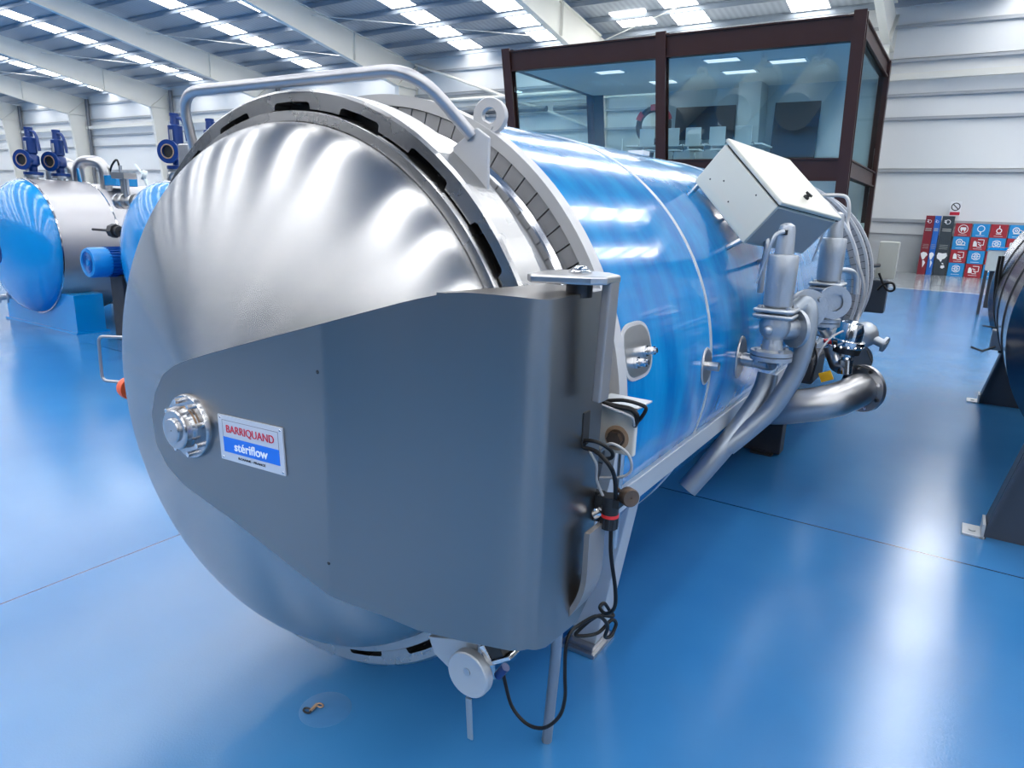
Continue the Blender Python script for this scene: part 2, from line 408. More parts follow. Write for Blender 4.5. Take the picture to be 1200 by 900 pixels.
# portal frames: tapered columns and rafters
for cx in COLX:
    if cx > XR: continue
    tn += 1; mb = MB(); fw = 0.13
    y1 = WY - 0.03
    def web(poly, t=0.02): mb.prism([(cx - t / 2, a, b) for a, b in poly], (t, 0, 0))
    def flange(p, q, t=0.03):
        a = Vector((0, *p)); b = Vector((0, *q)); d = (b - a).normalized(); nrm = Vector((0, -d.z, d.y)) * t
        mb.hexa([(cx - fw, a.y, a.z), (cx + fw, a.y, a.z), (cx + fw, b.y, b.z), (cx - fw, b.y, b.z),
                 (cx - fw, a.y + nrm.y, a.z + nrm.z), (cx + fw, a.y + nrm.y, a.z + nrm.z), (cx + fw, b.y + nrm.y, b.z + nrm.z), (cx - fw, b.y + nrm.y, b.z + nrm.z)])
    top = roofz(y1) - .28
    web([(y1, 0), (y1, top), (28.5, roofz(28.5) - 0.28), (28.5, 7.7), (29.3, 0)])
    flange((29.3, 0), (28.5, 7.7)); flange((y1, 0), (y1, top))
    # stiffener lines at the knee
    flange((28.5, 7.7), (y1, 7.7), 0.02); flange((28.5, 7.7), (y1, top), 0.02)
    # haunched rafter
    web([(28.5, roofz(28.5) - .28), (28.5, 7.7), (16, roofz(16) - 1.02), (0.1, roofz(0) - .85), (0.1, roofz(0) - .28)])
    flange((28.5, 7.7), (16, roofz(16) - 1.02)); flange((16, roofz(16) - 1.02), (0.1, roofz(0) - .85)); flange((28.9, roofz(28.9) - .28), (0.1, roofz(0) - .28))
    web([(0.1, roofz(0) - .28), (0.1, roofz(0) - .85), (YB + .1, roofz(YB) - .95), (YB + .1, roofz(YB) - .28)])
    flange((0.1, roofz(0) - .85), (YB + .1, roofz(YB) - .95))
    for yy in (25.5, 16.0, 9.0):
        mb.minmax((cx - fw, yy - .01, roofz(yy) - (1.5 if yy > 20 else .95)), (cx + fw, yy + .01, roofz(yy) - .28))
    struct(mb.build('trim_%d' % tn, M['frame'], weld=False))
# girts on the long wall
for z, t, hgt in ((7.42, .16, .10), (6.25, .12, .08), (5.46, .12, .08), (3.68, .14, .10), (1.90, .12, .09), (1.36, .06, .05), (8.55, .1, .1)):
    tn += 1
    mb = MB().minmax((XL, WY - t, z), (XR, WY, z + .02)).minmax((XL, WY - t, z - hgt), (XR, WY - t + .02, z + .02))
    struct(mb.build('trim_%d' % tn, M['girt'], weld=False))
tn += 1
struct(MB().minmax((XL, WY - .35, 6.70), (XR, WY - .16, 6.92)).build('trim_%d' % tn, M['frame']))   # long pale duct
tn += 1
struct(MB().minmax((XL, WY - .05, 0), (XR, WY, 1.30)).build('trim_%d' % tn, mat('grey lower wall', hexc(186, 190, 194), 0.5)))
# dark downpipes beside the left columns
for cx in COLX[5:]:
    tn += 1; struct(MB().cyl((cx + .42, WY - .25, 0), (cx + .42, WY - .25, 8.9), .13, n=12).build('trim_%d' % tn, mat('grey downpipe', hexc(108, 112, 120), 0.5)))
# roof bracing rods in one bay each
tn += 1; mb = MB()
for (xa, ya, xb, yb) in ((-14.65, 29, -3.6, 23), (-25.8, 23, -14.65, 29), (-36.95, 29, -48.1, 22), (-25.8, 29, -36.95, 22), (-48.1, 29, -59.2, 22), (-59.2, 29, -70.4, 21)):
    mb.cyl((xa, ya, roofz(ya) - .5), (xb, yb, roofz(yb) - .5), .018, n=6)
struct(mb.build('trim_%d' % tn, M['frame']))
# diagonal wall bracing and horizontal tubes seen beside the office
tn += 1; mb = MB()
mb.cyl((-25.6, WY - .3, 8.9), (-14.9, WY - .3, 5.4), .07, n=8).cyl((-25.6, WY - .45, 7.0), (-14.9, WY - .45, 7.0), .1, n=10)
struct(mb.build('trim_%d' % tn, M['frame']))
tn += 1; mb = MB()
for xa, xb in ((-22.6, -20.2), (-19.8, -17.4), (-17.0, -15.2)): mb.cyl((xa, WY - .6, 6.35), (xb, WY - .6, 6.35), .13, n=12)
struct(mb.build('trim_%d' % tn, mat('dark grey wall pipe', hexc(88, 92, 98), 0.5)))

# ================================================================== GLASS OFFICE ON THE BACK WALL
def lean(p): return Vector((p[0], p[1] - 0.22 * (p[2] - 3.5), p[2]))
office = thing('glass_office', 'dark brown steel framed glass meeting box raised against the white back wall', 'office', (-8.9, 22.2, 0))
FY, RY = 22.3, 29.0
ZT, ZB = 7.05, 3.5
XO = [-14.5, -8.85, -3.35]
def lbox(mb, a, b):
    (x0, y0, z0), (x1, y1, z1) = a, b
    mb.hexa([lean((x0, y0, z0)), lean((x1, y0, z0)), lean((x1, y1, z0)), lean((x0, y1, z0)), lean((x0, y0, z1)), lean((x1, y0, z1)), lean((x1, y1, z1)), lean((x0, y1, z1))])
for x in XO:
    mb = MB(); lbox(mb, (x - .16, FY, 0), (x + .16, FY + .06, ZT + .08)); lbox(mb, (x - .02, FY + .06, 0), (x + .02, FY + .26, ZT + .08)); lbox(mb, (x - .16, FY + .26, 0), (x + .16, FY + .32, ZT + .08))
    mb.build('post', M['brown'], office, weld=False)
for x in (XO[0], XO[2]):
    mb = MB(); lbox(mb, (x - .16, RY - .3, 0), (x + .16, RY, ZT)); mb.build('post', M['brown'], office)
def ibeam(mb, a, b, h, w=.13):
    # horizontal I-beam in X or Y at centre a->b
    a = Vector(a); b = Vector(b)
    if abs(a.x - b.x) > abs(a.y - b.y):
        lbox(mb, (a.x, a.y - w, a.z - h), (b.x, a.y + w, a.z - h + .04)); lbox(mb, (a.x, a.y - w, a.z - .04), (b.x, a.y + w, a.z)); lbox(mb, (a.x, a.y - .07, a.z - h), (b.x, a.y - .03, a.z))
    else:
        lbox(mb, (a.x - w, a.y, a.z - h), (a.x + w, b.y, a.z - h + .04)); lbox(mb, (a.x - w, a.y, a.z - .04), (a.x + w, b.y, a.z)); lbox(mb, (a.x + .02, a.y, a.z - h), (a.x + .06, b.y, a.z))
for z, h in ((ZT, .62), (ZB, .62)):
    for i in range(2):
        mb = MB(); ibeam(mb, (XO[i] + .16, FY + .16, z), (XO[i + 1] - .16, FY + .16, z), h); mb.build('beam', M['brown'], office, weld=False)
    for x in (XO[0], XO[2]):
        mb = MB(); ibeam(mb, (x, FY + .32, z), (x, RY - .3, z), h * .8); mb.build('beam', M['brown'], office, weld=False)
for i in range(2):
    mb = MB(); lbox(mb, (XO[i] + .16, FY + .18, ZB), (XO[i + 1] - .16, FY + .20, ZT - .62)); mb.build('glass_pane', M['glass'], office)
    mb = MB(); lbox(mb, (XO[i] + .16, FY + .18, .05), (XO[i + 1] - .16, FY + .20, ZB - .62)); mb.build('glass_pane', M['glass'], office)
for x in (XO[0], XO[2]):
    mb = MB(); lbox(mb, (x - .01, FY + .32, ZB), (x + .01, RY - .3, ZT - .5)); mb.build('glass_pane', M['glass'], office)
    mb = MB(); lbox(mb, (x - .01, FY + .32, .05), (x + .01, RY - .3, ZB - .5)); mb.build('glass_pane', M['glass'], office)
mb = MB(); lbox(mb, (XO[0] + .16, FY + .32, ZB - .12), (XO[2] - .16, RY - .05, ZB - .02)); mb.build('floor_slab', mat('office floor', hexc(120, 128, 134), 0.5), office)
mb = MB(); lbox(mb, (XO[0] + .16, FY + .32, ZT - .5), (XO[2] - .16, RY - .05, ZT - .4)); cl = mb.build('ceiling_panel', M['officeceil'], office)
mb = MB()
for (x0, y0, x1, y1) in ((-12, 24, -11, 24.6), (-8, 23.6, -6.9, 24.2), (-6.2, 24.5, -5.1, 25.1), (-8, 25.6, -6.9, 26.2)):
    mb = MB(); lbox(mb, (x0, y0, ZT - .53), (x1, y0 + .04, ZT - .505)); lbox(mb, (x0, y1, ZT - .53), (x1, y1 + .04, ZT - .505)); lbox(mb, (x0, y0, ZT - .53), (x0 + .04, y1, ZT - .505)); lbox(mb, (x1, y0, ZT - .53), (x1 + .04, y1, ZT - .505)); mb.build('light_frame', M['white'], office, weld=False)
for (x0, y0, x1, y1) in ((-12, 24, -11, 24.6), (-8, 23.6, -6.9, 24.2), (-6.2, 24.5, -5.1, 25.1), (-8, 25.6, -6.9, 26.2), (-11, 26.5, -10, 27.1)):
    mb = MB(); lbox(mb, (x0 + .05, y0 + .05, ZT - .525), (x1 - .05, y1 - .05, ZT - .51)); mb.build('glow_panel', M['glow'], office)  # glowing infill added to the ceiling to brighten the office
mb = MB(); lbox(mb, (-11.6, RY - .08, ZB), (XO[2] - .2, RY, ZT - .5)); mb.build('partition', M['officewall'], office)
mb = MB(); lbox(mb, (-8.0, RY - 1.1, ZB), (-7.2, RY - .09, ZT - .5)); mb.build('pillar', M['officewall'], office)
mb = MB(); lbox(mb, (-13.9, RY - .06, ZB), (-11.6, RY - .01, ZT - .5)); mb.build('glass_pane', M['glass'], office)
lb = MB(); lbox(lb, (-14.34, RY - .28, ZB), (-13.9, RY - .2, ZT - .5)); lb.build('dark_panel', M['screen'], office)
def lz(y, z): return y - .22 * (z - 3.5)
# screens on the office back wall
yy = lz(RY - .12, 5.5)
tv = MB(); tv.minmax((-10.75, yy - .06, 4.72), (-8.35, yy, 6.05)); tag(tv.build('wall_screen', M['screen'], bevel=.01), 'black wide screen hung on the office wall left of the inner pillar', 'screen')
tv = MB(); tv.minmax((-6.9, yy - .06, 3.6), (-5.3, yy, 6.1)); tag(tv.build('wall_screen', M['screen'], bevel=.01), 'tall black screen on the office wall right of the inner pillar', 'screen')
tbl = thing('conference_table', 'pale meeting table behind the glass with chairs around it', 'table', (-8.8, 25.8, ZB))
MB().minmax((-11.4, 25.2, 4.18), (-6.4, 26.6, 4.24)).build('tabletop', M['chairw'], tbl, bevel=.01)
for x in (-10.9, -6.9): MB().minmax((x - .05, 25.8, ZB - .02), (x + .05, 26.0, 4.18)).build('leg', M['chrome'], tbl)
def chair(x, y, lab, first=None):
    if first is not None:
        c = dup(first, (x, y, ZB - .02)); c['label'] = lab; return c
    t = thing('office_chair', lab, 'chair', (x, y, ZB - .02), 'white chairs around the meeting table'); z = ZB - .02
    MB().minmax((x - .24, y - .22, z + .46), (x + .24, y + .24, z + .51)).build('seat', M['chairw'], t, bevel=.015)
    mb = MB(); mb.box((x, y - .27, z + .90), (.54, .03, .60), Matrix.Rotation(math.radians(8), 3, 'X')); mb.build('backrest', M['chairw'], t, bevel=.01)
    for sg_ in (-1, 1): MB().tube(fillet([(x + sg_ * .29, y + .2, z + .48), (x + sg_ * .29, y - .02, z + .72), (x + sg_ * .29, y - .26, z + .66)], .08), .018, n=6).build('armrest', M['chrome'], t)
    if 0: mb = MB().tube(fillet([(x - .27, y + .2, z + .48), (x - .27, y - .02, z + .70), (x - .27, y - .24, z + .62)], .08), .014, n=6).tube(fillet([(x + .27, y + .2, z + .48), (x + .27, y - .02, z + .70), (x + .27, y - .24, z + .62)], .08), .014, n=6)
    mb = MB().cyl((x, y, z + .06), (x, y, z + .46), .025, n=8)
    for k in range(5):
        a = 2 * PI * k / 5; mb.cyl((x, y, z + .09), (x + .27 * math.cos(a), y + .27 * math.sin(a), z + .05), .018, n=6); mb.sphere((x + .27 * math.cos(a), y + .27 * math.sin(a), z + .03), .03, n=8)
    mb.build('swivel_base', M['chrome'], t)
    return t
names_c = ['white mesh office chair partly behind the dark middle post, left side', 'white mesh office chair just right of the dark middle post',
           'white mesh office chair below the wide black screen, left one', 'white mesh office chair below the wide black screen, right one', 'white mesh office chair at far right end of the meeting table']
cxs = [(-9.55, 24.6), (-8.15, 24.6), (-7.05, 24.55), (-6.05, 24.6), (-5.0, 25.6)]
cpx = [760, 789, 814, 842, 872]
c0 = None
for i in range(5):
    q = at(cpx[i], 165, 1, 24.4)
    c = chair(q.x, 24.5, names_c[i], c0)
    if c0 is None: c0 = c
# swivel stool / machine model left of the middle post + pedestal in front of the office
q = at(738, 165, 1, 24.4)
t = thing('display_stand', 'small chrome stand with round dark base left of the middle post', 'stand', (q.x, 24.4, ZB - .02))
MB().cyl((q.x, 24.4, ZB - .02), (q.x, 24.4, ZB + .03), .25, n=20).build('foot', M['screen'], t)
MB().tube(fillet([(q.x - .1, 24.4, ZB + .03), (q.x - .1, 24.4, ZB + .35), (q.x + .2, 24.4, ZB + .35), (q.x + .2, 24.4, ZB + .03)], .05), .02, n=8).tube([(q.x - .25, 24.4, ZB + .02), (q.x - .3, 24.4, ZB + .9)], .015, n=6).build('frame', M['chrome'], t)
# round red and black wall clock-like emblem behind the post
q = at(768, 148, 1, 27.6)
t = thing('round_sculpture', 'round red and black ornament partly hidden behind the middle post', 'ornament', (q.x, 27.4, ZB))
MB().lathe((q.x, 27.4, q.z), (0, 1, 0), [(.62, -.06), (.75, 0), (.62, .06), (.5, 0), (.62, -.06)], n=32).build('hoop', M['screen'], t)
for k in range(3):
    mb = MB(); a = PI * (.1 + .33 * k); mb.lathe((q.x, 27.39, q.z), (0, 1, 0), [(.56, -.1), (.80, -.02), (.56, .1), (.56, -.1)], n=5, a0=a, a1=a + .45); mb.build('red_segment', M['cred'], t)
MB().minmax((q.x - .08, 27.35, ZB - .02), (q.x + .08, 27.45, q.z - .55)).build('stem', M['screen'], t)
q = at(748, 187, 1, 20.0)
t = thing('white_pedestal', 'narrow white pedestal standing in front of the office beyond the blue vessel', 'pedestal', (q.x, 20.0, 0))
MB().minmax((q.x - .17, 19.83, 0), (q.x + .17, 20.17, at(748, 182, 1, 20).z)).build('column', M['white'], t)
MB().minmax((q.x - .24, 19.76, at(748, 182, 1, 20).z), (q.x + .24, 20.24, at(748, 177, 1, 20).z)).build('top_plate', M['white'], t)
#@@PART2
# ================================================================== THE AUTOCLAVE
AX, AZ = -1.742, 1.139
def PC(r, deg, y): a = math.radians(deg); return Vector((AX + r * math.cos(a), y, AZ + r * math.sin(a)))
auto = thing('autoclave', 'long blue and stainless steel horizontal autoclave with round domed door facing the camera', 'autoclave', (AX, 2.35, 0))
O1 = (AX, 0, AZ)
def ylathe(prof, name, m, par, n=128, **k):   # prof: (radius, y)
    return MB().lathe((AX, 0, AZ), (0, 1, 0), prof, n=n, **k).build(name, m, par, loc=(AX, 1.5, AZ))
# vessel shell, blue
NB = 200
ylathe([(.90, 1.86), (.94, 1.86)] + [(.94, 1.86 + (7.95 - 1.86) * i / 24) for i in range(1, 25)] + [(.90, 7.95)], 'shell', M['body'], auto, n=NB)
for ys in (2.745, 4.25, 5.6):
    ylathe([(.939, ys - .012), (.9435, ys - .010), (.9435, ys + .010), (.939, ys + .012)], 'seam_band', M['alu'], auto, n=NB)
# stainless neck between locking ring and collar
ylathe([(.86, 1.56), (.872, 1.60), (.872, 1.83)], 'neck', M['neck'], auto)
ylathe([(.866, 1.775), (.885, 1.785), (.885, 1.80), (.872, 1.81)], 'neck_bead', M['polish'], auto)
# collar: backing, 95 small plates, pale lip
def collar(y, r0, r1, r2, n, name='collar'):
    c = ylathe([(r0, y + .012), (r2 - .004, y + .012), (r2 - .004, y + .04), (r0, y + .04)], name, M['black'], auto, n=144)
    mb = MB(); da = 360 / n
    for i in range(n):
        a0 = math.radians(i * da + da * .04); a1 = math.radians((i + 1) * da - da * .04)
        q = []
        for yy in (y, y + .013):
            for (r, a) in ((r0, a0), (r1, a0), (r1, a1), (r0, a1)):
                q.append((AX + r * math.cos(a), yy, AZ + r * math.sin(a)))
        mb.hexa(q)
    pl = mb.build('face_plates', M['seg'], c, weld=False)
    l = MB().lathe((AX, 0, AZ), (0, 1, 0), [(r1 + .002, y + .014), (r1 + .002, y - .006), (r2, y - .006), (r2, y + .05), (r1, y + .05)], n=144).build('lip', M['collar'], c)
    return c
collar(1.81, .876, .930, .967, 95)
collar(6.70, .94, .985, 1.01, 95); collar(7.28, .94, .985, 1.01, 95); collar(7.98, .90, .95, .975, 95)
ylathe([(.94, 6.73), (1.0, 6.75), (1.0, 6.84), (.94, 6.86)], 'collar_band', M['alu'], auto)
ylathe([(.94, 7.31), (1.0, 7.33), (1.0, 7.42), (.94, 7.44)], 'collar_band', M['alu'], auto)
# far end: ring and dished door
ylathe([(.9, 8.02), (.93, 8.05), (.93, 8.2), (.86, 8.2)] + [(.86 * math.cos(math.radians(t)), 8.2 + .36 * math.sin(math.radians(t))) for t in range(0, 91, 6)], 'rear_door', M['ring'], auto)
# locking ring with bayonet pockets (20 teeth)
mb = MB(); NT = 20; per = 360 / NT; half = 4.8
ring_out, ri, rs = .932, .877, .897
pts = []
for k in range(NT):
    c0_ = 89.5 - per * k
    for (a, r) in ((c0_ + per / 2, ri), (c0_ + half + 1.6, ri), (c0_ + half + .3, ri), (c0_ + half, rs - .004), (c0_ + half - .6, rs), (c0_, rs), (c0_ - half + .6, rs), (c0_ - half, rs - .004), (c0_ - half - .3, ri), (c0_ - half - 1.6, ri)):
        pts.append((a, r))
n = len(pts); vs = []
for yy, ro, rr in ((1.464, ring_out - .004, 0), (1.468, ring_out, 0), (1.578, ring_out, 0), (1.582, ring_out - .004, 0)):
    for a, r in pts: vs.append(PC(ro, a, yy))
for yy in (1.582, 1.460):
    for a, r in pts: vs.append(PC(r, a, yy))
vs += [PC(ring_out - .008, a, 1.460) for a, r in pts]
fs = []
order = [0, 1, 2, 3, 4, 5, 6]
for k in range(len(order)):
    A = order[k] * n; B = order[(k + 1) % len(order)] * n
    for i in range(n):
        j = (i + 1) % n; fs.append((A + i, A + j, B + j, B + i))
mb.add(vs, fs, False)
ring = mb.build('locking_ring', M['ring'], auto, loc=(AX, 1.5, AZ))
ylathe([(.898, 1.52), (.80, 1.52)], 'gasket', M['black'], ring)
# door : dished head + rim (child)
R0 = .846
R0 = .838
prof = []
for k in range(41):
    q_ = math.sin(PI / 2 * k / 40); prof.append((R0 * q_, 1.434 - .345 * max(0, 1 - q_ ** 1.85) ** .56))
door = ylathe(prof + [(R0, 1.47), (.80, 1.50)], 'door', M['dome'], auto, n=160)
ylathe([(.8378, 1.446), (.841, 1.438), (.868, 1.439), (.871, 1.443), (.871, 1.505), (.85, 1.52)], 'rim', M['ring'], door, n=128)
# ---- hinge cover: bent sheet that wraps from the hub to the hinge side
P0, P1, P2, P3 = Vector((-1.93, 1.07, 0)), Vector((-1.197, 1.07, 0)), Vector((-.70, 1.20, 0)), Vector((-.70, 1.515, 0))
L1 = (P1 - P0).length; L2 = (P2 - P1).length; L3 = (P3 - P2).length
def on_cover(px, py):
    p = at(px, py, 1, 1.07)
    if p.x <= P1.x: return (p - P0).dot(Vector((1, 0, 0))), p.z
    d = ray(px, py); u = (P2 - P1).normalized(); nn = Vector((u.y, -u.x, 0))
    t = (P1 - CAM).dot(nn) / d.dot(nn); p = CAM + d * t
    if (p - P1).xy.dot(u.xy) <= L2: return L1 + (p - P1).xy.dot(u.xy), p.z
    p = at(px, py, 0, -.70); return L1 + L2 + (p.y - P2.y), p.z
top_px = [(178, 485), (181, 462), (190, 440), (204, 428), (225, 420), (260, 410), (320, 394), (378, 379), (430, 365), (480, 352), (530, 342), (565, 344), (600, 347), (645, 351.5), (680, 345), (714, 339)]
bot_px = [(178, 488), (183, 520), (196, 546), (215, 568), (245, 590), (270, 607.5), (305, 635), (345, 667), (383, 696), (415, 710), (448, 721), (490, 739), (540, 751), (590, 761), (620, 764), (640, 758.5), (655, 746), (676, 729), (690, 700), (697, 660)]
T = sorted(on_cover(*p) for p in top_px); B = sorted(on_cover(*p) for p in bot_px)
def interp(tab, s):
    if s <= tab[0][0]: return tab[0][1]
    for (a, b), (c, d) in zip(tab, tab[1:]):
        if s <= c: return b + (d - b) * (s - a) / max(c - a, 1e-6)
    return tab[-1][1]
S0 = min(T[0][0], B[0][0]); S1 = L1 + L2 + L3
fr = .055
def prof_pt(s):
    def raw(s):
        if s < L1: return P0 + (P1 - P0) * (s / L1)
        if s < L1 + L2: return P1 + (P2 - P1) * ((s - L1) / L2)
        return P2 + (P3 - P2) * ((s - L1 - L2) / L3)
    c = L1 + L2
    if abs(s - c) < fr:
        t = (s - c + fr) / (2 * fr); a = raw(c - fr); b = raw(c + fr); return a * (1 - t) ** 2 + P2 * 2 * t * (1 - t) + b * t * t
    c = L1
    if abs(s - c) < .012:
        t = (s - c + .012) / .024; a = raw(c - .012); b = raw(c + .012); return a * (1 - t) ** 2 + P1 * 2 * t * (1 - t) + b * t * t
    return raw(s)
ss = [S0 + .0005 + .09 * (i / 14) ** 2 for i in range(14)] + [S0 + .09 + (L1 - .013 - S0 - .09) * i / 16 for i in range(16)] + [L1 - .012 + .024 * i / 4 for i in range(5)]
ss += [L1 + .02 + (L2 - fr - .03) * i / 12 for i in range(12)] + [L1 + L2 - fr + 2 * fr * i / 12 for i in range(13)] + [L1 + L2 + fr + (L3 - fr) * i / 8 for i in range(1, 9)]
zt_flat = interp(T, L1 + L2 - .02)
vs = []; fs = []; K = 8
def ztop(s): return interp(T, s)
outer = []; inner = []
for s in ss:
    p = prof_pt(s); q = prof_pt(min(s + .002, S1)); q0 = prof_pt(max(s - .002, S0)); d = (q - q0).normalized(); nn = Vector((-d.y, d.x, 0)) * .010
    zt, zb = ztop(s), interp(B, s)
    if zt - zb < .004: zb = zt - .004
    col_o = [Vector((p.x, p.y, zb + (zt - zb) * k / K)) for k in range(K + 1)]
    outer.append(col_o); inner.append([v + nn for v in col_o])
mb = MB(); NS = len(ss)
vs = [v for c in outer for v in c] + [v for c in inner for v in c]; off = NS * (K + 1)
for i in range(NS - 1):
    for k in range(K):
        a = i * (K + 1) + k; b = a + K + 1; fs.append((a, b, b + 1, a + 1)); fs.append((off + a, off + a + 1, off + b + 1, off + b))
    a = i * (K + 1); b = a + K + 1; fs.append((a, off + a, off + b, b)); a += K; b += K; fs.append((a, b, off + b, off + a))
for i in (0, NS - 1):
    for k in range(K): a = i * (K + 1) + k; fs.append((a, a + 1, off + a + 1, off + a))
mb.add(vs, fs, True)
for i in range(NS - 1):
    c = (ss[i] + ss[i + 1]) / 2
    if abs(c - L1 - L2) > fr:
        for j in range(2 * K + 2): mb.sm[i * (2 * K + 2) + j] = False
# top plate of the cover
z1 = zt_flat
mb.prism([(-.93, 1.146, z1 - .012), (-.745, 1.195, z1 - .012), (-.715, 1.215, z1 - .012), (-.705, 1.25, z1 - .012), (-.705, 1.50, z1 - .012), (-.86, 1.50, z1 - .012)], (0, 0, .010))
cover = mb.build('hinge_cover', M['cover'], auto)
# slot in the side face
p = at(686, 502, 0, -.70)
MB().box((-.699, p.y, p.z), (.004, .034, .085)).build('slot', M['black'], cover, bevel=.0015)
# hub on the door centre
HC = Vector((AX, 0, AZ - .005))
M['hub'] = mat('turned hub steel', (.46, .46, .47), .22, 1, noise=.1, nscale=40)
hub = MB().lathe((HC.x, 1.07, HC.z), (0, -1, 0), [(.02, -.02), (.092, -.02), (.092, .010), (.089, .014), (.050, .014)], n=48).build('hub_flange', M['hub'], auto)
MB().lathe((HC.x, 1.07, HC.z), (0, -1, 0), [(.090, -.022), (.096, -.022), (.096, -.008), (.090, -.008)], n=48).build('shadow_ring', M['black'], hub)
MB().lathe((HC.x, 1.07, HC.z), (0, -1, 0), [(.058, .012), (.058, .026), (.0565, .028), (.0565, .048), (.053, .052), (.034, .052), (.034, .057), (.031, .060), (.002, .060)], n=40).build('hub_cap', M['hub'], hub)
MB().lathe((HC.x, 1.07, HC.z), (0, -1, 0), [(.0585, .016), (.0592, .018), (.0585, .022)], n=40, a0=.2, a1=2.2).build('rust_line', M['rustring'], hub)
for k in range(8):
    a = 2 * PI * (k + .35) / 8; c = Vector((HC.x + .0755 * math.cos(a), 1.056, HC.z + .0755 * math.sin(a)))
    mb = MB().cyl(c, c + Vector((0, -.018, 0)), .0072, n=16)
    mb.lathe(c + Vector((0, -.0182, 0)), (0, -1, 0), [(.0072, 0), (.0042, 0)], n=16)
    b = mb.build('cap_screw', M['polish'], hub)
# nameplate
pl_tl, pl_tr, pl_br, pl_bl = [at(x, y, 1, 1.066) for x, y in ((256, 484.5), (332, 503), (333.5, 557), (259, 537))]
c = (pl_tl + pl_tr + pl_br + pl_bl) / 4; xd = ((pl_tr - pl_tl) + (pl_br - pl_bl)).normalized(); xd.y = 0; xd.normalize(); zd = Vector((-xd.z, 0, xd.x))
W = ((pl_tr - pl_tl).length + (pl_br - pl_bl).length) / 2; H = ((pl_tl - pl_bl).length + (pl_tr - pl_br).length) / 2
def plate(mb, u0, u1, v0, v1, y0, y1):
    mb.hexa([Vector((0, y0, 0)) + Vector((c.x, 0, c.z)) + xd * u * W / 2 + zd * v * H / 2 for u, v in ((u0, v0), (u1, v0), (u1, v1), (u0, v1))] + [Vector((0, y1, 0)) + Vector((c.x, 0, c.z)) + xd * u * W / 2 + zd * v * H / 2 for u, v in ((u0, v0), (u1, v0), (u1, v1), (u0, v1))])
nm = MB(); plate(nm, -1, 1, -1, 1, 1.0655, 1.0695); nm = nm.build('nameplate', M['platew'], auto); nm['label'] = 'small silver maker plate with red and blue lettering'
bm_ = MB(); plate(bm_, -.87, .87, -.62, .05, 1.0648, 1.0654); bm_.build('blue_field', M['bluepl'], nm)
lm = MB(); plate(lm, -.87, .87, .78, .80, 1.0650, 1.0654); plate(lm, -.87, -.86, .05, .80, 1.0650, 1.0654); plate(lm, .86, .87, .05, .80, 1.0650, 1.0654); lm.build('border_line', mat('grey line', hexc(120, 120, 130)), nm, weld=False)
org = Vector((c.x, 1.0646, c.z))
text_mesh('BARRIQUAND', .030, 'lettering', M['redtxt'], nm, org + zd * H * .20, xd, zd, width=W * .74, bold=.0)
text_mesh('stériflow', .0, 'x', M['white'], nm, org, xd, zd) if False else None
text_mesh('st\u00e9riflow', .034, 'lettering', M['white'], nm, org - zd * H * .145, xd, zd, width=W * .52, bold=.0006)
text_mesh('ROANNE - FRANCE', .009, 'lettering', mat('small black print', (.05, .05, .06)), nm, org - zd * H * .395, xd, zd, width=W * .42)
for u, v in ((-.93, .88), (.93, .88), (.93, -.88), (-.93, -.88)):
    q = Vector((c.x, 1.0655, c.z)) + xd * u * W / 2 + zd * v * H / 2
    MB().lathe(q, (0, -1, 0), [(.003, 0), (.0022, .0012), (.0003, .0016)], n=10).build('rivet', M['polish'], nm)
# marks on the sheet
for px, py in ((372, 436), (385, 660)):
    s, z = on_cover(px, py); p = prof_pt(s); MB().lathe((p.x, p.y + .001, p.z if False else z), (0, -1, 0), [(.006, 0), (.004, .002), (.001, .0022)], n=10).build('plug', M['foil'], cover)
# ---- hinge bracket
zb_ = 1.60
mb = MB().prism([(-.80, 1.30, zb_), (-.775, 1.27, zb_), (-.66, 1.33, zb_), (-.636, 1.36, zb_), (-.636, 1.43, zb_), (-.68, 1.47, zb_), (-.78, 1.48, zb_), (-.81, 1.40, zb_)], (0, 0, .018))
hb = mb.build('hinge_bracket', M['steel'], auto, bevel=.004)
if 0: MB().tube(fillet([(-.66, 1.40, 1.606), (-.644, 1.40, 1.606), (-.646, 1.40, 1.40)], .02), .009, n=6).build('strap_core', M['steel'], hb)
mb = MB().hexa([(-.666, 1.38, 1.33), (-.644, 1.38, 1.33), (-.644, 1.43, 1.33), (-.666, 1.43, 1.33), (-.658, 1.38, 1.612), (-.636, 1.38, 1.612), (-.636, 1.43, 1.612), (-.658, 1.43, 1.612)])
mb.build('strap', M['strap'], hb, bevel=.005)
MB().cyl((-.717, 1.39, 1.585), (-.717, 1.39, 1.622), .022, n=24).lathe((-.717, 1.39, 1.618), (0, 0, 1), [(.026, 0), (.026, .005), (.020, .008), (.017, .008), (.017, .012), (.012, .016), (.002, .017)], n=24).build('pin', M['polish'], hb)
MB().cyl((-.717, 1.39, 1.566), (-.717, 1.39, 1.60), .030, n=24).build('bushing', M['foil'], hb)
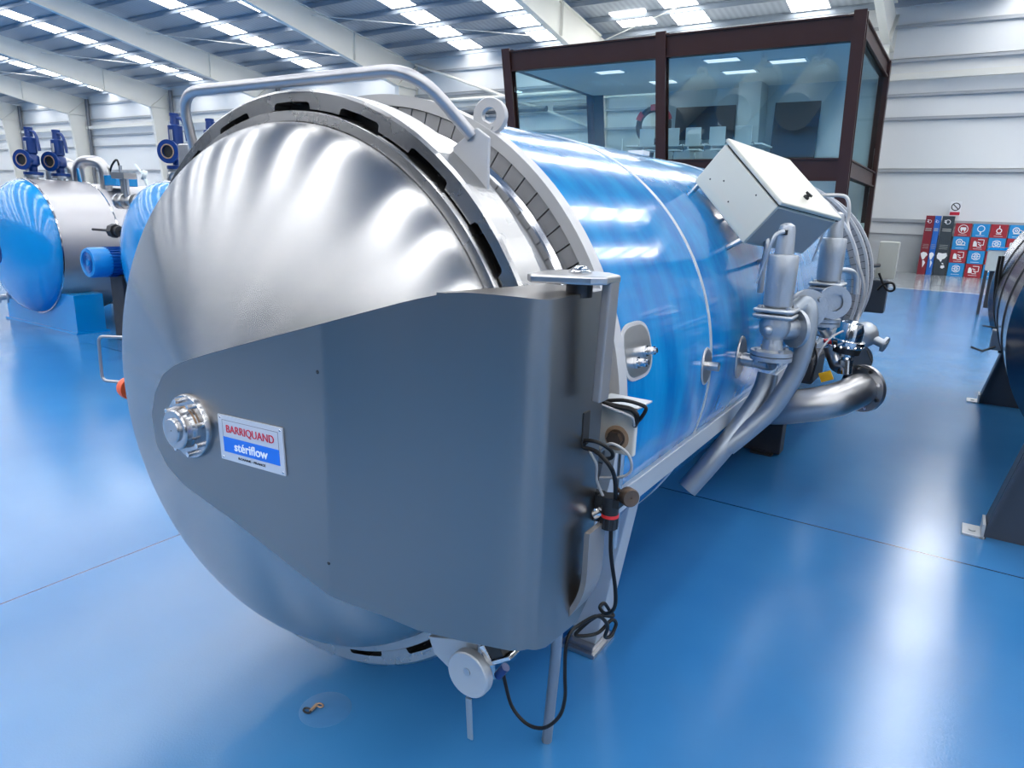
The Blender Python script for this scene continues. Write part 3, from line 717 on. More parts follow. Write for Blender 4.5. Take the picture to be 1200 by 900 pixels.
# lower strap, bends under the cover
sp = fillet([(-.668, 1.455, .99), (-.668, 1.455, .80), (-.80, 1.43, .64), (-.95, 1.43, .62)], .08)
mb = MB(); prev = None; vs = []
for i, p in enumerate(sp):
    d = (sp[min(i + 1, len(sp) - 1)] - sp[max(i - 1, 0)]).normalized(); nn = Vector((-d.z, 0, d.x)).normalized() * .007
    for yy in (-.045, .045): 
        vs.append(p + nn + Vector((0, yy, 0))); 
        vs.append(p - nn + Vector((0, yy, 0)))
fs = []
for i in range(len(sp) - 1):
    a = 4 * i; b = a + 4
    for q in ((0, 1), (1, 3), (3, 2), (2, 0)): fs.append((a + q[0], a + q[1], b + q[1], b + q[0]))
fs += [(0, 1, 3, 2), (4 * len(sp) - 4, 4 * len(sp) - 3, 4 * len(sp) - 1, 4 * len(sp) - 2)]
mb.add(vs, fs); mb.build('lower_strap', M['strap'], auto)
# pivot block with bolt
blk = MB().minmax((-.80, 1.62, 1.130), (-.650, 1.640, 1.252)).minmax((-.80, 1.64, 1.15), (-.735, 1.80, 1.23)).build('pivot_block', M['beige'], auto, bevel=.005)
MB().minmax((-.76, 1.60, 1.266), (-.640, 1.70, 1.270)).build('shelf', M['alu'], blk)
bc = at(723, 513, 1, 1.62)
MB().lathe(bc, (0, -1, 0), [(.034, 0), (.034, .003), (.018, .004)], n=32).build('washer', M['rustring'], blk)
MB().lathe(bc, (0, -1, 0), [(.024, .003), (.024, .008), (.018, .009)], n=24).hexnut(bc + Vector((0, -.004, 0)), (0, -1, 0), .021, .020).build('bolt', M['rust'], blk)
MB().cyl((-.700, 1.66, 1.14), (-.700, 1.66, .84), .009, n=10).build('rod', M['steel'], auto)
# regulator
rc = at(715, 596, 1, 1.50)
reg = MB().cyl(rc + Vector((0, 0, -.012)), rc + Vector((0, 0, .035)), .022, n=20).minmax(rc + Vector((-.03, -.018, .012)), rc + Vector((.03, .018, .034))).build('air_regulator', M['dark'], auto)
MB().cyl(rc + Vector((0, 0, -.020)), rc + Vector((0, 0, -.012)), .0235, n=20).build('red_ring', M['red'], reg)
mb = MB().cyl(rc + Vector((0, 0, -.052)), rc + Vector((0, 0, -.020)), .021, n=20)
for k in range(10):
    a = 2 * PI * k / 10; mb.cyl(rc + Vector((.021 * math.cos(a), .021 * math.sin(a), -.050)), rc + Vector((.021 * math.cos(a), .021 * math.sin(a), -.022)), .003, n=6)
mb.build('dial_knob', M['dark'], reg)
gc = at(738, 583, 1, 1.50)
g = MB().lathe(gc, Vector((.75, -.6, .1)), [(.002, -.022), (.020, -.022), (.0235, -.016), (.0235, .006), (.021, .010), (.002, .008)], n=28).cyl(gc + Vector((-.05, .03, 0)), gc, .006, n=8).build('gauge', M['rust'], auto)
MB().cyl(rc + Vector((-.02, -.01, -.01)), rc + Vector((-.036, -.016, -.022)), .012, n=10).cyl(rc + Vector((-.034, -.016, -.035)), rc + Vector((-.034, -.016, -.002)), .005, n=8).build('elbow_fitting', M['polish'], reg)
MB().minmax(rc + Vector((-.065, .01, -.05)), rc + Vector((-.03, .03, .03))).build('bracket', M['dark'], reg)
# cables near the hinge
def cable(pts, y, r, m='cable', name='cable', **k):
    P = [at(p[0], p[1], 1, (p[2] if len(p) > 2 else y)) for p in pts]
    return MB().tube(P, r, n=8, smooth_path=8).build(name, M[m], auto)
cable([(686, 518, 1.42), (684, 524, 1.42), (700, 530, 1.42), (716, 548, 1.42), (721, 565, 1.45), (721, 585, 1.49)], 1.46, .0055)
cable([(685, 516, 1.42), (700, 518, 1.42), (716, 528, 1.44), (717, 536, 1.46), (708, 538, 1.50)], 1.46, .005)
cable([(700, 534, 1.47), (715, 520, 1.46), (735, 531, 1.47), (740, 550, 1.48), (728, 559, 1.48), (703, 560, 1.48)], 1.46, .0035, 'gcable')
cable([(690, 528, 1.46), (699, 545, 1.46), (699, 562, 1.47), (707, 582, 1.49)], 1.46, .0035, 'gcable')
cable([(706, 470, 1.58), (730, 469, 1.58), (750, 474, 1.60), (757, 479, 1.6), (751, 490, 1.6), (743, 497, 1.62)], 1.6, .005)
cable([(704, 471, 1.56), (722, 476, 1.57), (740, 480, 1.59), (747, 490, 1.6), (743, 500, 1.63)], 1.6, .007)
cable([(704, 474, 1.55), (722, 481, 1.56), (740, 489, 1.58), (743, 499, 1.60)], 1.6, .0035, 'gcable')
loop = [(716, 616, 1.50), (716, 650, 1.50), (721, 690, 1.52), (720, 712, 1.54), (710, 719, 1.56), (703, 712, 1.58), (708, 707, 1.60), (714, 715, 1.62), (718, 722, 1.62), (700, 722, 1.58), (680, 737, 1.55), (676, 745, 1.54), (700, 742, 1.58), (716, 727, 1.62), (722, 731, 1.64), (716, 745, 1.62), (709, 746, 1.60), (712, 733, 1.58), (700, 722, 1.54), (678, 733, 1.50), (668, 742, 1.46), (663, 760, 1.44), (662, 790, 1.44), (662, 818, 1.44), (655, 840, 1.44), (637, 853, 1.44), (617, 848, 1.44), (600, 828, 1.44), (592, 800, 1.43), (590, 788, 1.43)]
cable(loop, 1.5, .0052)
# drain pipe
MB().tube(fillet([(-.935, 1.764, .0), (-.905, 1.74, .38), (-.90, 1.73, .62)], .1), .0175, n=14).build('drain_pipe', M['pipe'], auto)
# bottom latch
lc = at(549, 790, 1, 1.38)
latch = MB().lathe(lc, (0, -1, 0), [(.002, .008), (.066, .008), (.070, .004), (.070, -.02), (.002, -.02)], n=40).build('latch_disc', M['alu'], auto)
q = at(530, 762, 1, 1.42)
mb = MB().prism([at(x, y, 1, 1.42) for x, y in ((502, 746), (560, 752), (560, 790), (525, 782), (509, 766))], (0, .02, 0)); mb.build('latch_plate', M['alu'], auto, bevel=.002)
MB().lathe(lc + Vector((0, -.008, .012)), (0, -1, 0), [(.012, 0), (.012, .002), (.001, .002)], n=16).build('latch_pin', M['steel'], latch)
a = at(549, 818, 1, 1.40); b = at(551, 866, 1, 1.40)
MB().hexa([a + Vector((-.010, -.003, 0)), a + Vector((.010, -.003, 0)), a + Vector((.010, .004, 0)), a + Vector((-.010, .004, 0)), b + Vector((-.009, -.003, 0)), b + Vector((.009, -.003, 0)), b + Vector((.009, .004, 0)), b + Vector((-.009, .004, 0))]).build('latch_tongue', M['steel'], latch, bevel=.002)
a = at(573, 778, 1, 1.42)
MB().box(a, (.022, .03, .10), Matrix.Rotation(math.radians(-8), 3, 'Y')).build('latch_arm', M['polish'], latch, bevel=.004)
a = at(590, 770, 1, 1.42); Rr = Matrix.Rotation(math.radians(-35), 3, 'Y')
MB().box(a, (.085, .05, .012), Rr).box(a + Rr @ Vector((-.035, 0, .03)), (.02, .05, .05), Rr).build('sensor_bracket', M['polish'], auto, bevel=.002)
MB().box(a + Rr @ Vector((0, 0, .035)), (.05, .045, .055), Rr).build('sensor', M['dark'], auto, bevel=.004)
b_ = at(588, 787, 1, 1.42)
MB().cyl(b_ + Vector((.012, 0, .02)), b_ + Vector((-.012, 0, -.018)), .013, n=14).build('cable_plug', M['vblue'], auto)
# handrail over the locking ring
HB = [PC(.99, 52.7, 1.52), (-1.245 + .0, 1.431, 2.10), (-2.238, 1.431, 2.086), PC(.96, 127, 1.52)]
hr = [Vector((-1.142, 1.55, 1.935)), Vector((-1.235, 1.431, 2.086)), Vector((-2.238, 1.431, 2.086)), Vector((-2.335, 1.53, 1.92))]
rail = MB().tube(fillet(hr, .11, 8), .0165, n=16).build('handrail', M['satin'], auto)
def lugplate(sx):
    def X(x): return x if sx > 0 else 2 * AX - x
    pp = [(X(-1.20), 1.545, 1.91), (X(-1.125), 1.545, 1.955), (X(-1.085), 1.545, 1.93), (X(-1.085), 1.545, 1.77), (X(-1.155), 1.545, 1.79), (X(-1.205), 1.545, 1.83)]
    MB().prism(pp, (0, .012, 0)).build('rail_bracket', M['collar'], auto, bevel=.003)
lugplate(1); lugplate(-1)
# lifting eye on the collar
ec = at(575, 136, 1, 1.83)
u = (Vector((ec.x - AX, 0, ec.z - AZ))).normalized()
mb = MB().lathe(ec, (0.25, -1, 0), [(.024, -.014), (.050, -.014), (.053, -.010), (.053, .010), (.050, .014), (.024, .014), (.024, -.014)], n=32)
mb.box(ec - u * .06, (.06, .028, .08), Matrix.Rotation(-math.atan2(u.z, u.x) + PI / 2, 3, 'Y')).build('lifting_eye', M['collar'], auto)
# small fin left of the locking ring
f0 = at(213, 175, 1, 1.56)
MB().hexa([f0 + Vector((-.03, 0, -.06)), f0 + Vector((.06, 0, -.06)), f0 + Vector((.06, .012, -.06)), f0 + Vector((-.03, .012, -.06)), f0 + Vector((-.025, 0, .02)), f0 + Vector((.05, 0, .02)), f0 + Vector((.05, .012, .02)), f0 + Vector((-.025, .012, .02))]).build('side_lug', M['satin'], auto, bevel=.005)
# left grab handle with orange knob
hp = [at(146, 393, 1, 1.50), at(115, 394, 1, 1.45), at(120, 446, 1, 1.45), at(148, 446, 1, 1.50)]
hp = [hp[0] + Vector((.12, .02, 0))] + hp[1:3] + [hp[3] + Vector((.12, .02, 0))]
MB().tube(fillet(hp, .03), .0065, n=10).build('grab_handle', M['satin'], auto)
k0 = at(147, 452, 1, 1.47)
MB().lathe(k0 + Vector((.02, 0, -.005)), (-1, -.1, .05), [(.002, -.02), (.046, -.02), (.046, 0), (.040, .018), (.026, .034), (.010, .042), (.002, .043)], n=24).build('release_knob', M['orange'], auto)
# underside: support rails, legs
for sx in (1, -1):
    def X(x): return x if sx > 0 else 2 * AX - x
    MB().minmax((X(-.905), 1.93, .795), (X(-.82), 7.9, .872)).build('side_rail', M['alu'], auto, bevel=.003)
    for yy in (2.35, 5.35):
        lg = MB().hexa([(X(-1.13), yy - .05, .035), (X(-1.02), yy - .05, .035), (X(-1.02), yy + .06, .035), (X(-1.13), yy + .06, .035),
                   (X(-1.03), yy - .05, .80), (X(-.90), yy - .05, .80), (X(-.90), yy + .05, .80), (X(-1.03), yy + .05, .80)]).build('leg', M['alu'] if yy < 3 else M['foil'], auto, bevel=.004)
        MB().minmax((X(-1.16), yy - .10, 0), (X(-1.0), yy + .10, .018)).minmax((X(-1.145), yy - .08, .018), (X(-1.015), yy + .08, .036)).build('foot_plate', M['steel'] if yy < 3 else M['foil'], lg, bevel=.003)
MB().minmax((-2.55, 5.28, .02), (-.95, 5.42, .30)).build('cross_beam', M['foil'], auto, bevel=.005)
for sx in (-.85,):
    pass
# conforming patches with thermowells
def patch(th0, y0, ry, rt, name, m, e=2.0, r=.9435, lift=.004):
    mb = MB(); N = 40; rows = []
    for k, (q, h) in enumerate(((1.0, 0), (.985, lift), (.6, lift), (.05, lift))):
        row = []
        for i in range(N):
            t = 2 * PI * i / N; cy = abs(math.cos(t)) ** (2 / e) * math.copysign(1, math.cos(t)); ct = abs(math.sin(t)) ** (2 / e) * math.copysign(1, math.sin(t))
            a = math.radians(th0) + ct * rt * q / .94; rr = r + h - .002
            row.append(Vector((AX + rr * math.cos(a), y0 + cy * ry * q, AZ + rr * math.sin(a))))
        rows.append(row)
    vs = [v for r_ in rows for v in r_]; fs = [(k * N + i, k * N + (i + 1) % N, (k + 1) * N + (i + 1) % N, (k + 1) * N + i) for k in range(3) for i in range(N)] + [tuple(range(3 * N, 4 * N))]
    mb.add(vs, fs, True); return mb.build(name, m, auto)
def stub(th, y0, L, r, par, name='stub', m='steel', cap=True):
    a = math.radians(th); d = Vector((math.cos(a), 0, math.sin(a))); p = Vector((AX, y0, AZ)) + d * .944
    mb = MB().cyl(p - d * .01, p + d * L, r, n=20); mb.lathe(p + d * L, d, [(r, 0), (r * .6, .0005), (r * .55, -.006), (.001, -.006)], n=20)
    return mb.build(name, M[m], par)
patch(12, 2.01, .112, .092, 'seal_patch', M['collar'], 3.2, lift=.003); pa = patch(12, 2.01, .100, .080, 'instrument_plate', M['steel'], 3.2, lift=.005)
for yy in (1.975, 2.05):
    a = math.radians(10.5 + (yy - 2) * 20); d = Vector((math.cos(a), 0, math.sin(a))); p = Vector((AX, yy, AZ)) + d * .946
    MB().cyl(p, p + d * .012, .020, n=6, smooth=False).cyl(p + d * .012, p + d * .030, .0125, n=16).cyl(p + d * .030, p + d * .037, .015, n=6, smooth=False).cyl(p + d * .037, p + d * .045, .009, n=12).build('thermowell', M['polish'], pa)
patch(2.0, 2.69, .062, .076, 'seal_patch', M['collar'], 2, lift=.003); pb = patch(2.0, 2.69, .056, .069, 'instrument_plate', M['steel'], 2, lift=.005)
stub(2.0, 2.70, .045, .018, pb)
patch(-.8, 3.21, .085, .100, 'seal_patch', M['collar'], 2, lift=.003); pc_ = patch(-.8, 3.21, .079, .092, 'instrument_plate', M['steel'], 2, lift=.005)
patch(3, 4.25, .085, .10, 'instrument_plate', M['steel'], 2, lift=.005)
# relief valves
def relief(x, y, zb, s, od, first=True):
    v = MB().lathe((x, y, zb), (0, 0, 1), [(.03, 0), (.088, 0), (.088, .018), (.02, .018)], n=28).lathe((x, y, zb + .022), (0, 0, 1), [(.03, 0), (.088, 0), (.088, .018), (.045, .022), (.040, .07), (.062, .10), (.066, .135), (.055, .17), (.055, .185)], n=28)
    od = Vector(od).normalized()
    v.cyl((x, y, zb + .135), Vector((x, y, zb + .135)) + od * .105, .048, n=20); v.lathe(Vector((x, y, zb + .135)) + od * .10, od, [(.03, 0), (.085, 0), (.085, .018), (.045, .018)], n=28)
    v.sphere(Vector((x, y, zb + .135)) + Vector((-.2, -.97, 0)) * .062, .022, n=12)
    root = v.build('safety_valve', M['cast'], auto)
    MB().box((x, y, zb + .195), (.166, .160, .018)).box((x, y, zb + .219), (.166, .160, .018)).cyl((x, y, zb + .2), (x, y, zb + .215), .06).build('bonnet_flange', M['cast'], root, bevel=.012)
    MB().lathe((x, y, zb + .228), (0, 0, 1), [(.05, 0), (.059, .01), (.062, .14), (.062, .215), (.058, .224), (.036, .226)], n=32).build('spring_bonnet', M['cast'], root)
    mb = MB().lathe((x, y, zb + .448), (0, 0, 1), [(.040, 0), (.038, .02), (.034, .105), (.030, .125), (.012, .135), (.001, .136)], n=24); mb.build('cap', M['cast'], root)
    if first:
        MB().box((x - .006, y - .036, zb + .545), (.034, .012, .020)).build('lever_slot', M['black'], root)
        MB().tube([(x - .004, y - .045, zb + .548), (x - .025, y - .075, zb + .535), (x - .040, y - .085, zb + .49), (x - .055, y - .085, zb + .42), (x - .078, y - .085, zb + .33)], .008, n=8, smooth_path=5, rad=[.010, .004]).build('lever', M['cast'], root)
    for sx in (-1, 1):
        for sy in (-1, 1):
            c_ = Vector((x + sx * .058, y + sy * .058, zb + .18)); MB().cyl(c_, c_ + Vector((0, 0, .06)), .007, n=8).hexnut(c_ + Vector((0, 0, .048)), (0, 0, 1), .011, .009).build('stud', M['cast'], root)
    for k in range(4):
        a = PI / 4 + PI / 2 * k; c_ = Vector((x + .07 * math.cos(a), y + .07 * math.sin(a), zb - .012)); MB().hexnut(c_, (0, 0, 1), .012, .012).hexnut(c_ + Vector((0, 0, .052)), (0, 0, 1), .012, .012).build('flange_bolt', M['cast'], root)
    return root
V1 = at(903, 421, 1, 3.12); V2 = at(963, 381, 1, 3.95)
el1 = at(938, 372, 1, 3.22); el2 = at(972, 343, 1, 4.02)
relief(V1.x, V1.y, V1.z, 1, (el1.x - V1.x, el1.y - V1.y, 0)); relief(V2.x, V2.y, V2.z, 1, (.5, -.85, 0), True)
# nozzles feeding the relief valves
MB().tube(fillet([PC(.94, -1, 3.21), Vector((V1.x, 3.21, PC(.94, -1, 3.21).z - .02)), Vector((V1.x, V1.y, V1.z))], .07), .024, n=14).lathe((-.79, 3.21, 1.12), (1, 0, -.05), [(.024, 0), (.031, .0), (.031, .05), (.024, .05)], n=16).build('relief_nozzle', M['steel'], auto)
MB().tube(fillet([PC(.94, 3, 4.2), Vector((V2.x, 4.2, V2.z - .08)), Vector((V2.x, V2.y, V2.z))], .05), .03, n=14).build('relief_nozzle', M['steel'], auto)
# discharge pipes sweeping down towards the floor
def ptube(pts, r, name, m, **k):
    return MB().tube([at(*p) if len(p) == 4 else Vector(p) for p in pts], r, n=20, smooth_path=8).build(name, M[m], auto)
pA = [(931, 366, 1, 3.25), (942, 357, 1, 3.28), (947, 368, 1, 3.28), (943, 402, 1, 3.26), (930, 440, 1, 3.24), (905, 478, 1, 3.20), (878, 503, 1, 3.15), (852, 524, 1, 3.10)]
ptube(pA, .042, 'discharge_pipe', 'pipe')
pB = [(900, 438, 1, 3.30), (895, 456, 1, 3.28), (880, 482, 1, 3.22), (848, 524, 1, 3.10), (805, 573, 1, 3.00)]
ptube(pB, .048, 'discharge_pipe', 'pipe')
for p0, dd, r in ((at(946, 362, 1, 3.34), (.55, -.83, 0), .088), (at(968, 345, 1, 3.95), (.5, -.85, .1), .095)):
    f_ = MB().lathe(p0, dd, [(.03, -.012), (r, -.012), (r, .012), (.045, .014), (.03, .014)], n=32).build('blind_flange', M['cast'], auto)
    u_, w_, d_ = basis(dd)
    for k in range(4):
        a = PI / 4 + k * PI / 2; MB().hexnut(p0 + (u_ * math.cos(a) + w_ * math.sin(a)) * r * .76 + d_ * .01, dd, .013, .016).build('flange_bolt', M['cast'], f_)
# thin pipe beyond valve 2
ptube([(972, 317, 1, 4.1), (995, 317, 1, 4.2), (1003, 325, 1, 4.25), (1003, 345, 1, 4.25)], .014, 'breather_pipe', 'cast')
ptube([(1002, 300, 1, 6.0), (1012, 335, 1, 6.0), (1006, 370, 1, 6.0), (1000, 388, 1, 5.8)], .012, 'air_hose', 'gcable')
# big elbow under the vessel with flange
E0 = at(900, 482, 1, 4.55)
ptube([(Vector((E0.x - .35, 4.62, E0.z))), at(900, 478, 1, 4.60), at(945, 475, 1, 4.60), at(978, 469, 1, 4.68), at(999, 461, 1, 4.86), at(1009, 456, 1, 5.05)], .108, 'drain_elbow', 'elbow')
fc = at(1011, 455, 1, 5.07); fdir = Vector((.55, 1, 0)).normalized()
fl = MB().lathe(fc, fdir, [(.105, -.015), (.158, -.015), (.158, .015), (.11, .015), (.002, .015)], n=48).build('elbow_flange', M['elbow'], auto)
u_, w_, d_ = basis(fdir)
for k in range(8):
    a = 2 * PI * (k + .5) / 8; q = fc + (u_ * math.cos(a) + w_ * math.sin(a)) * .135
    MB().cyl(q - d_ * .03, q + d_ * .03, .012, n=8).build('stud', M['polish'] if k % 2 else M['foil'], fl)
for yy in (455, 462):
    MB().cyl(at(1006, yy + 5, 1, 4.85), at(1024, yy + 4, 1, 5.0), .011, n=10).build('long_stud', M['polish'], fl)
# pump body and pneumatic valves at the far lower side
q = at(945, 440, 1, 4.9)
pm = MB().minmax(q + Vector((-.25, -.05, -.05)), q + Vector((.05, .35, .14))).cyl(q + Vector((-.05, -.02, .14)), q + Vector((-.05, -.02, .24)), .09, n=20).build('circulation_pump', M['foil'], auto, bevel=.02)
MB().box(at(968, 441, 1, 4.82), (.075, .02, .06), Matrix.Rotation(math.radians(-25), 3, 'Y')).build('warning_tag', M['yellow'], pm)
MB().cyl(at(975, 402, 1, 5.0) + Vector((0, 0, .02)), at(975, 402, 1, 5.0), .055, n=20).build('pump_cap', M['red'], pm)
ptube([(974, 405, 1, 5.0), (978, 418, 1, 5.0), (983, 428, 1, 4.98), (995, 428, 1, 4.95)], .052, 'feed_elbow', 'steel')
q = at(994, 392, 1, 5.0)
ac = MB().lathe(q + Vector((0, 0, -.06)), (.12, 0, 1), [(.02, -.02), (.10, -.02), (.108, 0), (.108, .025), (.085, .03), (.082, .10), (.066, .14), (.03, .155), (.002, .157)], n=32).build('valve_actuator', M['polish'], auto)
MB().lathe(q + Vector((0, 0, -.10)), (.12, 0, 1), [(.03, -.03), (.088, -.02), (.092, .015), (.05, .03)], n=24).build('diaphragm', M['dark'], ac)
mb = MB()
for k in range(14):
    a = 2 * PI * k / 14; mb.sphere(q + Vector((.098 * math.cos(a), .098 * math.sin(a), -.075)), .013, n=8)
mb.build('clamp_bolts', M['polish'], ac)
MB().cyl(at(993, 408, 1, 4.98), at(991, 422, 1, 4.96), .035, n=16).lathe(at(992, 415, 1, 4.97), (0, 0, 1), [(.035, -.02), (.05, -.012), (.05, .012), (.035, .02)], n=20).cyl(at(991, 422, 1, 4.96), at(990, 438, 1, 4.95), .048, n=16).build('valve_stem', M['polish'], ac)
MB().lathe(at(1003, 422, 1, 5.2), (.6, -.8, 0), [(.002, -.02), (.11, -.02), (.11, .02), (.002, .02)], n=28).build('side_flange', M['steel'], auto)
q = at(1013, 392, 1, 5.9)
MB().sphere(q, .10, n=16, sc_=(1, .8, 1)).cyl(q, q + Vector((.16, -.03, -.06)), .035, n=12).lathe(q + Vector((.14, -.03, -.05)), (1, -.2, -.3), [(.03, 0), (.06, 0), (.06, .02), (.02, .02)], n=16).build('trap_body', M['cast'], auto)
for pts in ([(1016, 410, 1, 5.0), (1022, 425, 1, 5.0)], [(1005, 428, 1, 5.0), (1024, 434, 1, 5.0)], [(1000, 380, 1, 5.1), (1005, 400, 1, 5.1)]):
    MB().cyl(at(*pts[0]), at(*pts[1]), .005, n=6).build('spindle', M['dark'], auto)
ptube([(955, 478 - 50, 1, 4.6), (962, 410, 1, 4.6), (975, 395, 1, 4.7), (988, 388, 1, 4.8)], .006, 'air_line', 'gcable')
ptube([(950, 445, 1, 4.5), (957, 420, 1, 4.5), (951, 400, 1, 4.5), (940, 388, 1, 4.3)], .006, 'air_line', 'cable')
# junction plates and wiring at the far door
MB().minmax((-.80, 8.42, 1.17), (-.61, 8.52, 1.56)).build('rear_hinge_cover', M['grybox'], auto, bevel=.01)
MB().minmax((-.88, 8.42, .80), (-.66, 8.6, 1.15)).build('rear_cable_box', M['pc'], auto, bevel=.01)
ptube([(1028, 340, 1, 8.35), (1036, 333, 1, 8.35), (1046, 332, 1, 8.35), (1048, 339, 1, 8.35), (1042, 341, 1, 8.35), (1036, 335, 1, 8.35), (1030, 320, 1, 8.35)], .012, 'rear_cable', 'cable')
ptube([(1018, 312, 1, 8.0), (1030, 311, 1, 8.2)], .02, 'rear_stub', 'foil')
# far grab rail
ptube([(963, 229, 1, 6.9), (985, 229, 1, 6.9), (993, 233, 1, 6.9), (995, 245, 1, 6.9), (993, 262, 1, 6.9), (997, 280, 1, 6.8), (1000, 297, 1, 6.8)], .016, 'rear_handrail', 'collar')
MB().prism([at(x, y, 1, 6.6) for x, y in ((930, 292), (964, 270), (984, 275), (948, 305))], (0, .02, .0)).build('cable_tray', M['seg'], auto)
# ---- electrical cabinet on the shoulder
CB = Vector((-1.029, 3.0, 1.896 - 0)); 
def crot(a, b, c): return Matrix.Rotation(a, 3, 'Z') @ Matrix.Rotation(b, 3, 'X') @ Matrix.Rotation(c, 3, 'Y')
CR = crot(-.318, -.104, .710); k_ = 1.115
CO = CAM + (CB - CAM) * k_; cw, cl_, ch = .377 * k_, .476 * k_, .219 * k_
def cp(u, v, w_): return CO + CR @ Vector((u * cw, v * cl_, w_ * ch))
def cbox(u0, u1, v0, v1, w0, w1): return [cp(u0, v0, w0), cp(u1, v0, w0), cp(u1, v1, w0), cp(u0, v1, w0), cp(u0, v0, w1), cp(u1, v0, w1), cp(u1, v1, w1), cp(u0, v1, w1)]
cab = MB().hexa(cbox(0, 1, 0, 1, 0, .88)).build('control_cabinet', M['cab'], auto, bevel=.006)
MB().hexa(cbox(.02, .98, .02, .98, .88, .915)).build('door_gap', M['black'], cab)
MB().hexa(cbox(-.015, 1.015, -.012, 1.012, .915, 1.0)).build('cabinet_door', M['cab'], cab, bevel=.006)
MB().hexa(cbox(1.0, 1.004, .03, .97, .03, .85)).build('gland_plate', mat('grey gland plate', hexc(150, 153, 154), .5), cab)
lk = cp(.80, .55, 1.0); nrm = CR @ Vector((0, 0, 1))
MB().lathe(lk, nrm, [(.014, 0), (.014, .010), (.010, .012), (.010, .020), (.002, .022)], n=20).box(lk + nrm * .022, (.034, .010, .010), CR @ Matrix.Rotation(.5, 3, 'Z')).build('latch', M['dark'], cab)
for u, v in ((.30, .50), (.72, .82), (.15, .30), (.52, .30)):
    q = cp(u, 0, v * .88); MB().lathe(q, CR @ Vector((0, -1, 0)), [(.004, 0), (.003, .0025), (.0005, .003)], n=10).build('rivet', M['foil'], cab)
for u in (.03, .93):
    for v in (.06, .9):
        q = cp(u, v, 0); MB().cyl(q, Vector((AX, q.y, AZ)) + (Vector((q.x - AX, 0, q.z - AZ))).normalized() * .94, .012, n=8).build('standoff', M['steel'], cab)
MB().tube([cp(.96, .28, .2), cp(1.08, .28, .05), cp(1.2, .3, -.25), cp(1.35, .35, -.6)], .014, n=10, smooth_path=5).build('conduit', M['cast'], auto)

# ================================================================== TANKS ON THE LEFT
def safety_blue(x, y, z, parent, k=1.0):
    v = MB().lathe((x, y, z), (0, 0, 1), [(.02, 0), (.115 * k, 0), (.115 * k, .035), (.05 * k, .045), (.05 * k, .10), (.085 * k, .13), (.085 * k, .23), (.06, .26)], n=24)
    d = Vector((.42, -.9, 0)).normalized(); c_ = Vector((x, y, z + .18))
    v.cyl(c_, c_ + d * .14, .07 * k, n=20).lathe(c_ + d * .14, d, [(.045, 0), (.125 * k, 0), (.125 * k, .03), (.07, .03), (.065, -.05)], n=28)
    r = v.build('safety_valve', M['vblue'], parent)
    MB().lathe((x, y, z + .26), (0, 0, 1), [(.06, 0), (.075, .01), (.075, .20), (.05, .215), (.045, .30), (.05, .30), (.05, .33), (.025, .335), (.001, .336)], n=24).build('spring_bonnet', M['vblue'], r)
    MB().tube([(x + .03, y, z + .54), (x + .10, y + .02, z + .53), (x + .14, y + .03, z + .45), (x + .17, y + .03, z + .30)], .018, n=8, smooth_path=4).build('lever', M['vblue'], r)
    MB().box((x + .03, y - .072, z + .36), (.04, .012, .11)).build('type_plate', M['steel'], r)
    MB().lathe(c_ + d * .172, d, [(.066, 0), (.078, 0), (.078, .004), (.066, .004)], n=24).build('bore_ring', M['rustring'], r)
    MB().lathe(c_ + d * .15, d, [(.064, 0), (.001, -.002)], n=24).build('bore', M['black'], r)
    MB().cyl((x, y, z - .14), (x, y, z), .05, n=16).lathe((x, y, z - .03), (0, 0, 1), [(.05, 0), (.11, 0), (.11, .028), (.05, .028)], n=20).build('nozzle', M['steel'], r)
def tank(x, z, R, y0, L, lab):
    t = thing('pressure_vessel', lab, 'tank', (x, y0 + .2, 0), 'blue headed silver tanks on the left')
    MB().lathe((x, y0, z), (0, 1, 0), [(R * math.sin(math.radians(a)), -.36 * math.cos(math.radians(a))) for a in range(0, 91, 6)] + [(R, .03)], n=72).build('head', M['tblue'], t)
    MB().lathe((x, y0, z), (0, 1, 0), [(R - .02, .0), (R + .006, .0), (R + .006, .72), (R + .010, .725), (R + .010, .745), (R - .02, .745)], n=72).build('jacket', M['tsteel'], t)
    MB().lathe((x, y0, z), (0, 1, 0), [(R - .03, .74), (R - .018, .76), (R - .018, L), (0.01, L)], n=72).build('jacket', M['tsteel'], t)
    MB().lathe((x, y0, z), (0, 1, 0), [(R + .004, -.004), (R + .014, -.002), (R + .014, .014), (R, .016)], n=72).build('trim_strip', M['polish'], t)
    MB().lathe((x, y0, z), (0, 1, 0), [(R - .01, .735), (R + .012, .738), (R + .012, .756), (R - .01, .76)], n=72).build('trim_strip', M['polish'], t)
    for ys in (y0 + .02, y0 + L * .72):
        pp = [(x - R * 1.12, ys, 0), (x + R * 1.12, ys, 0), (x + R * 1.12, ys, .50)] + [(x + (R + .01) * math.sin(math.radians(a)), ys, z - (R + .01) * math.cos(math.radians(a))) for a in range(50, -51, -10)] + [(x - R * 1.12, ys, .50)]
        s_ = MB().prism(pp, (0, .36, 0)).build('saddle', M['tblue'], t)
        MB().minmax((x - R * 1.16, ys - .03, 0), (x + R * 1.16, ys + .39, .025)).build('base_plate', M['tblue'], s_)
    return t
t1 = tank(-10.4, 1.06, .86, 4.33, 5.5, 'blue domed silver tank at left edge of the hall, nearest the window wall side')
t1['label'] = 'leftmost blue domed silver tank on blue saddle, two blue safety valves on top'
safety_blue(-10.42, 4.50, 1.98, t1); safety_blue(-10.40, 4.82, 1.98, t1)
mb = MB().tube(fillet([(-10.4, 5.05, 1.85), (-10.4, 5.05, 2.20), (-10.1, 5.25, 2.20), (-10.1, 5.25, 1.8)], .16), .075, n=16); mb.build('insulated_bend', M['steel'], t1)
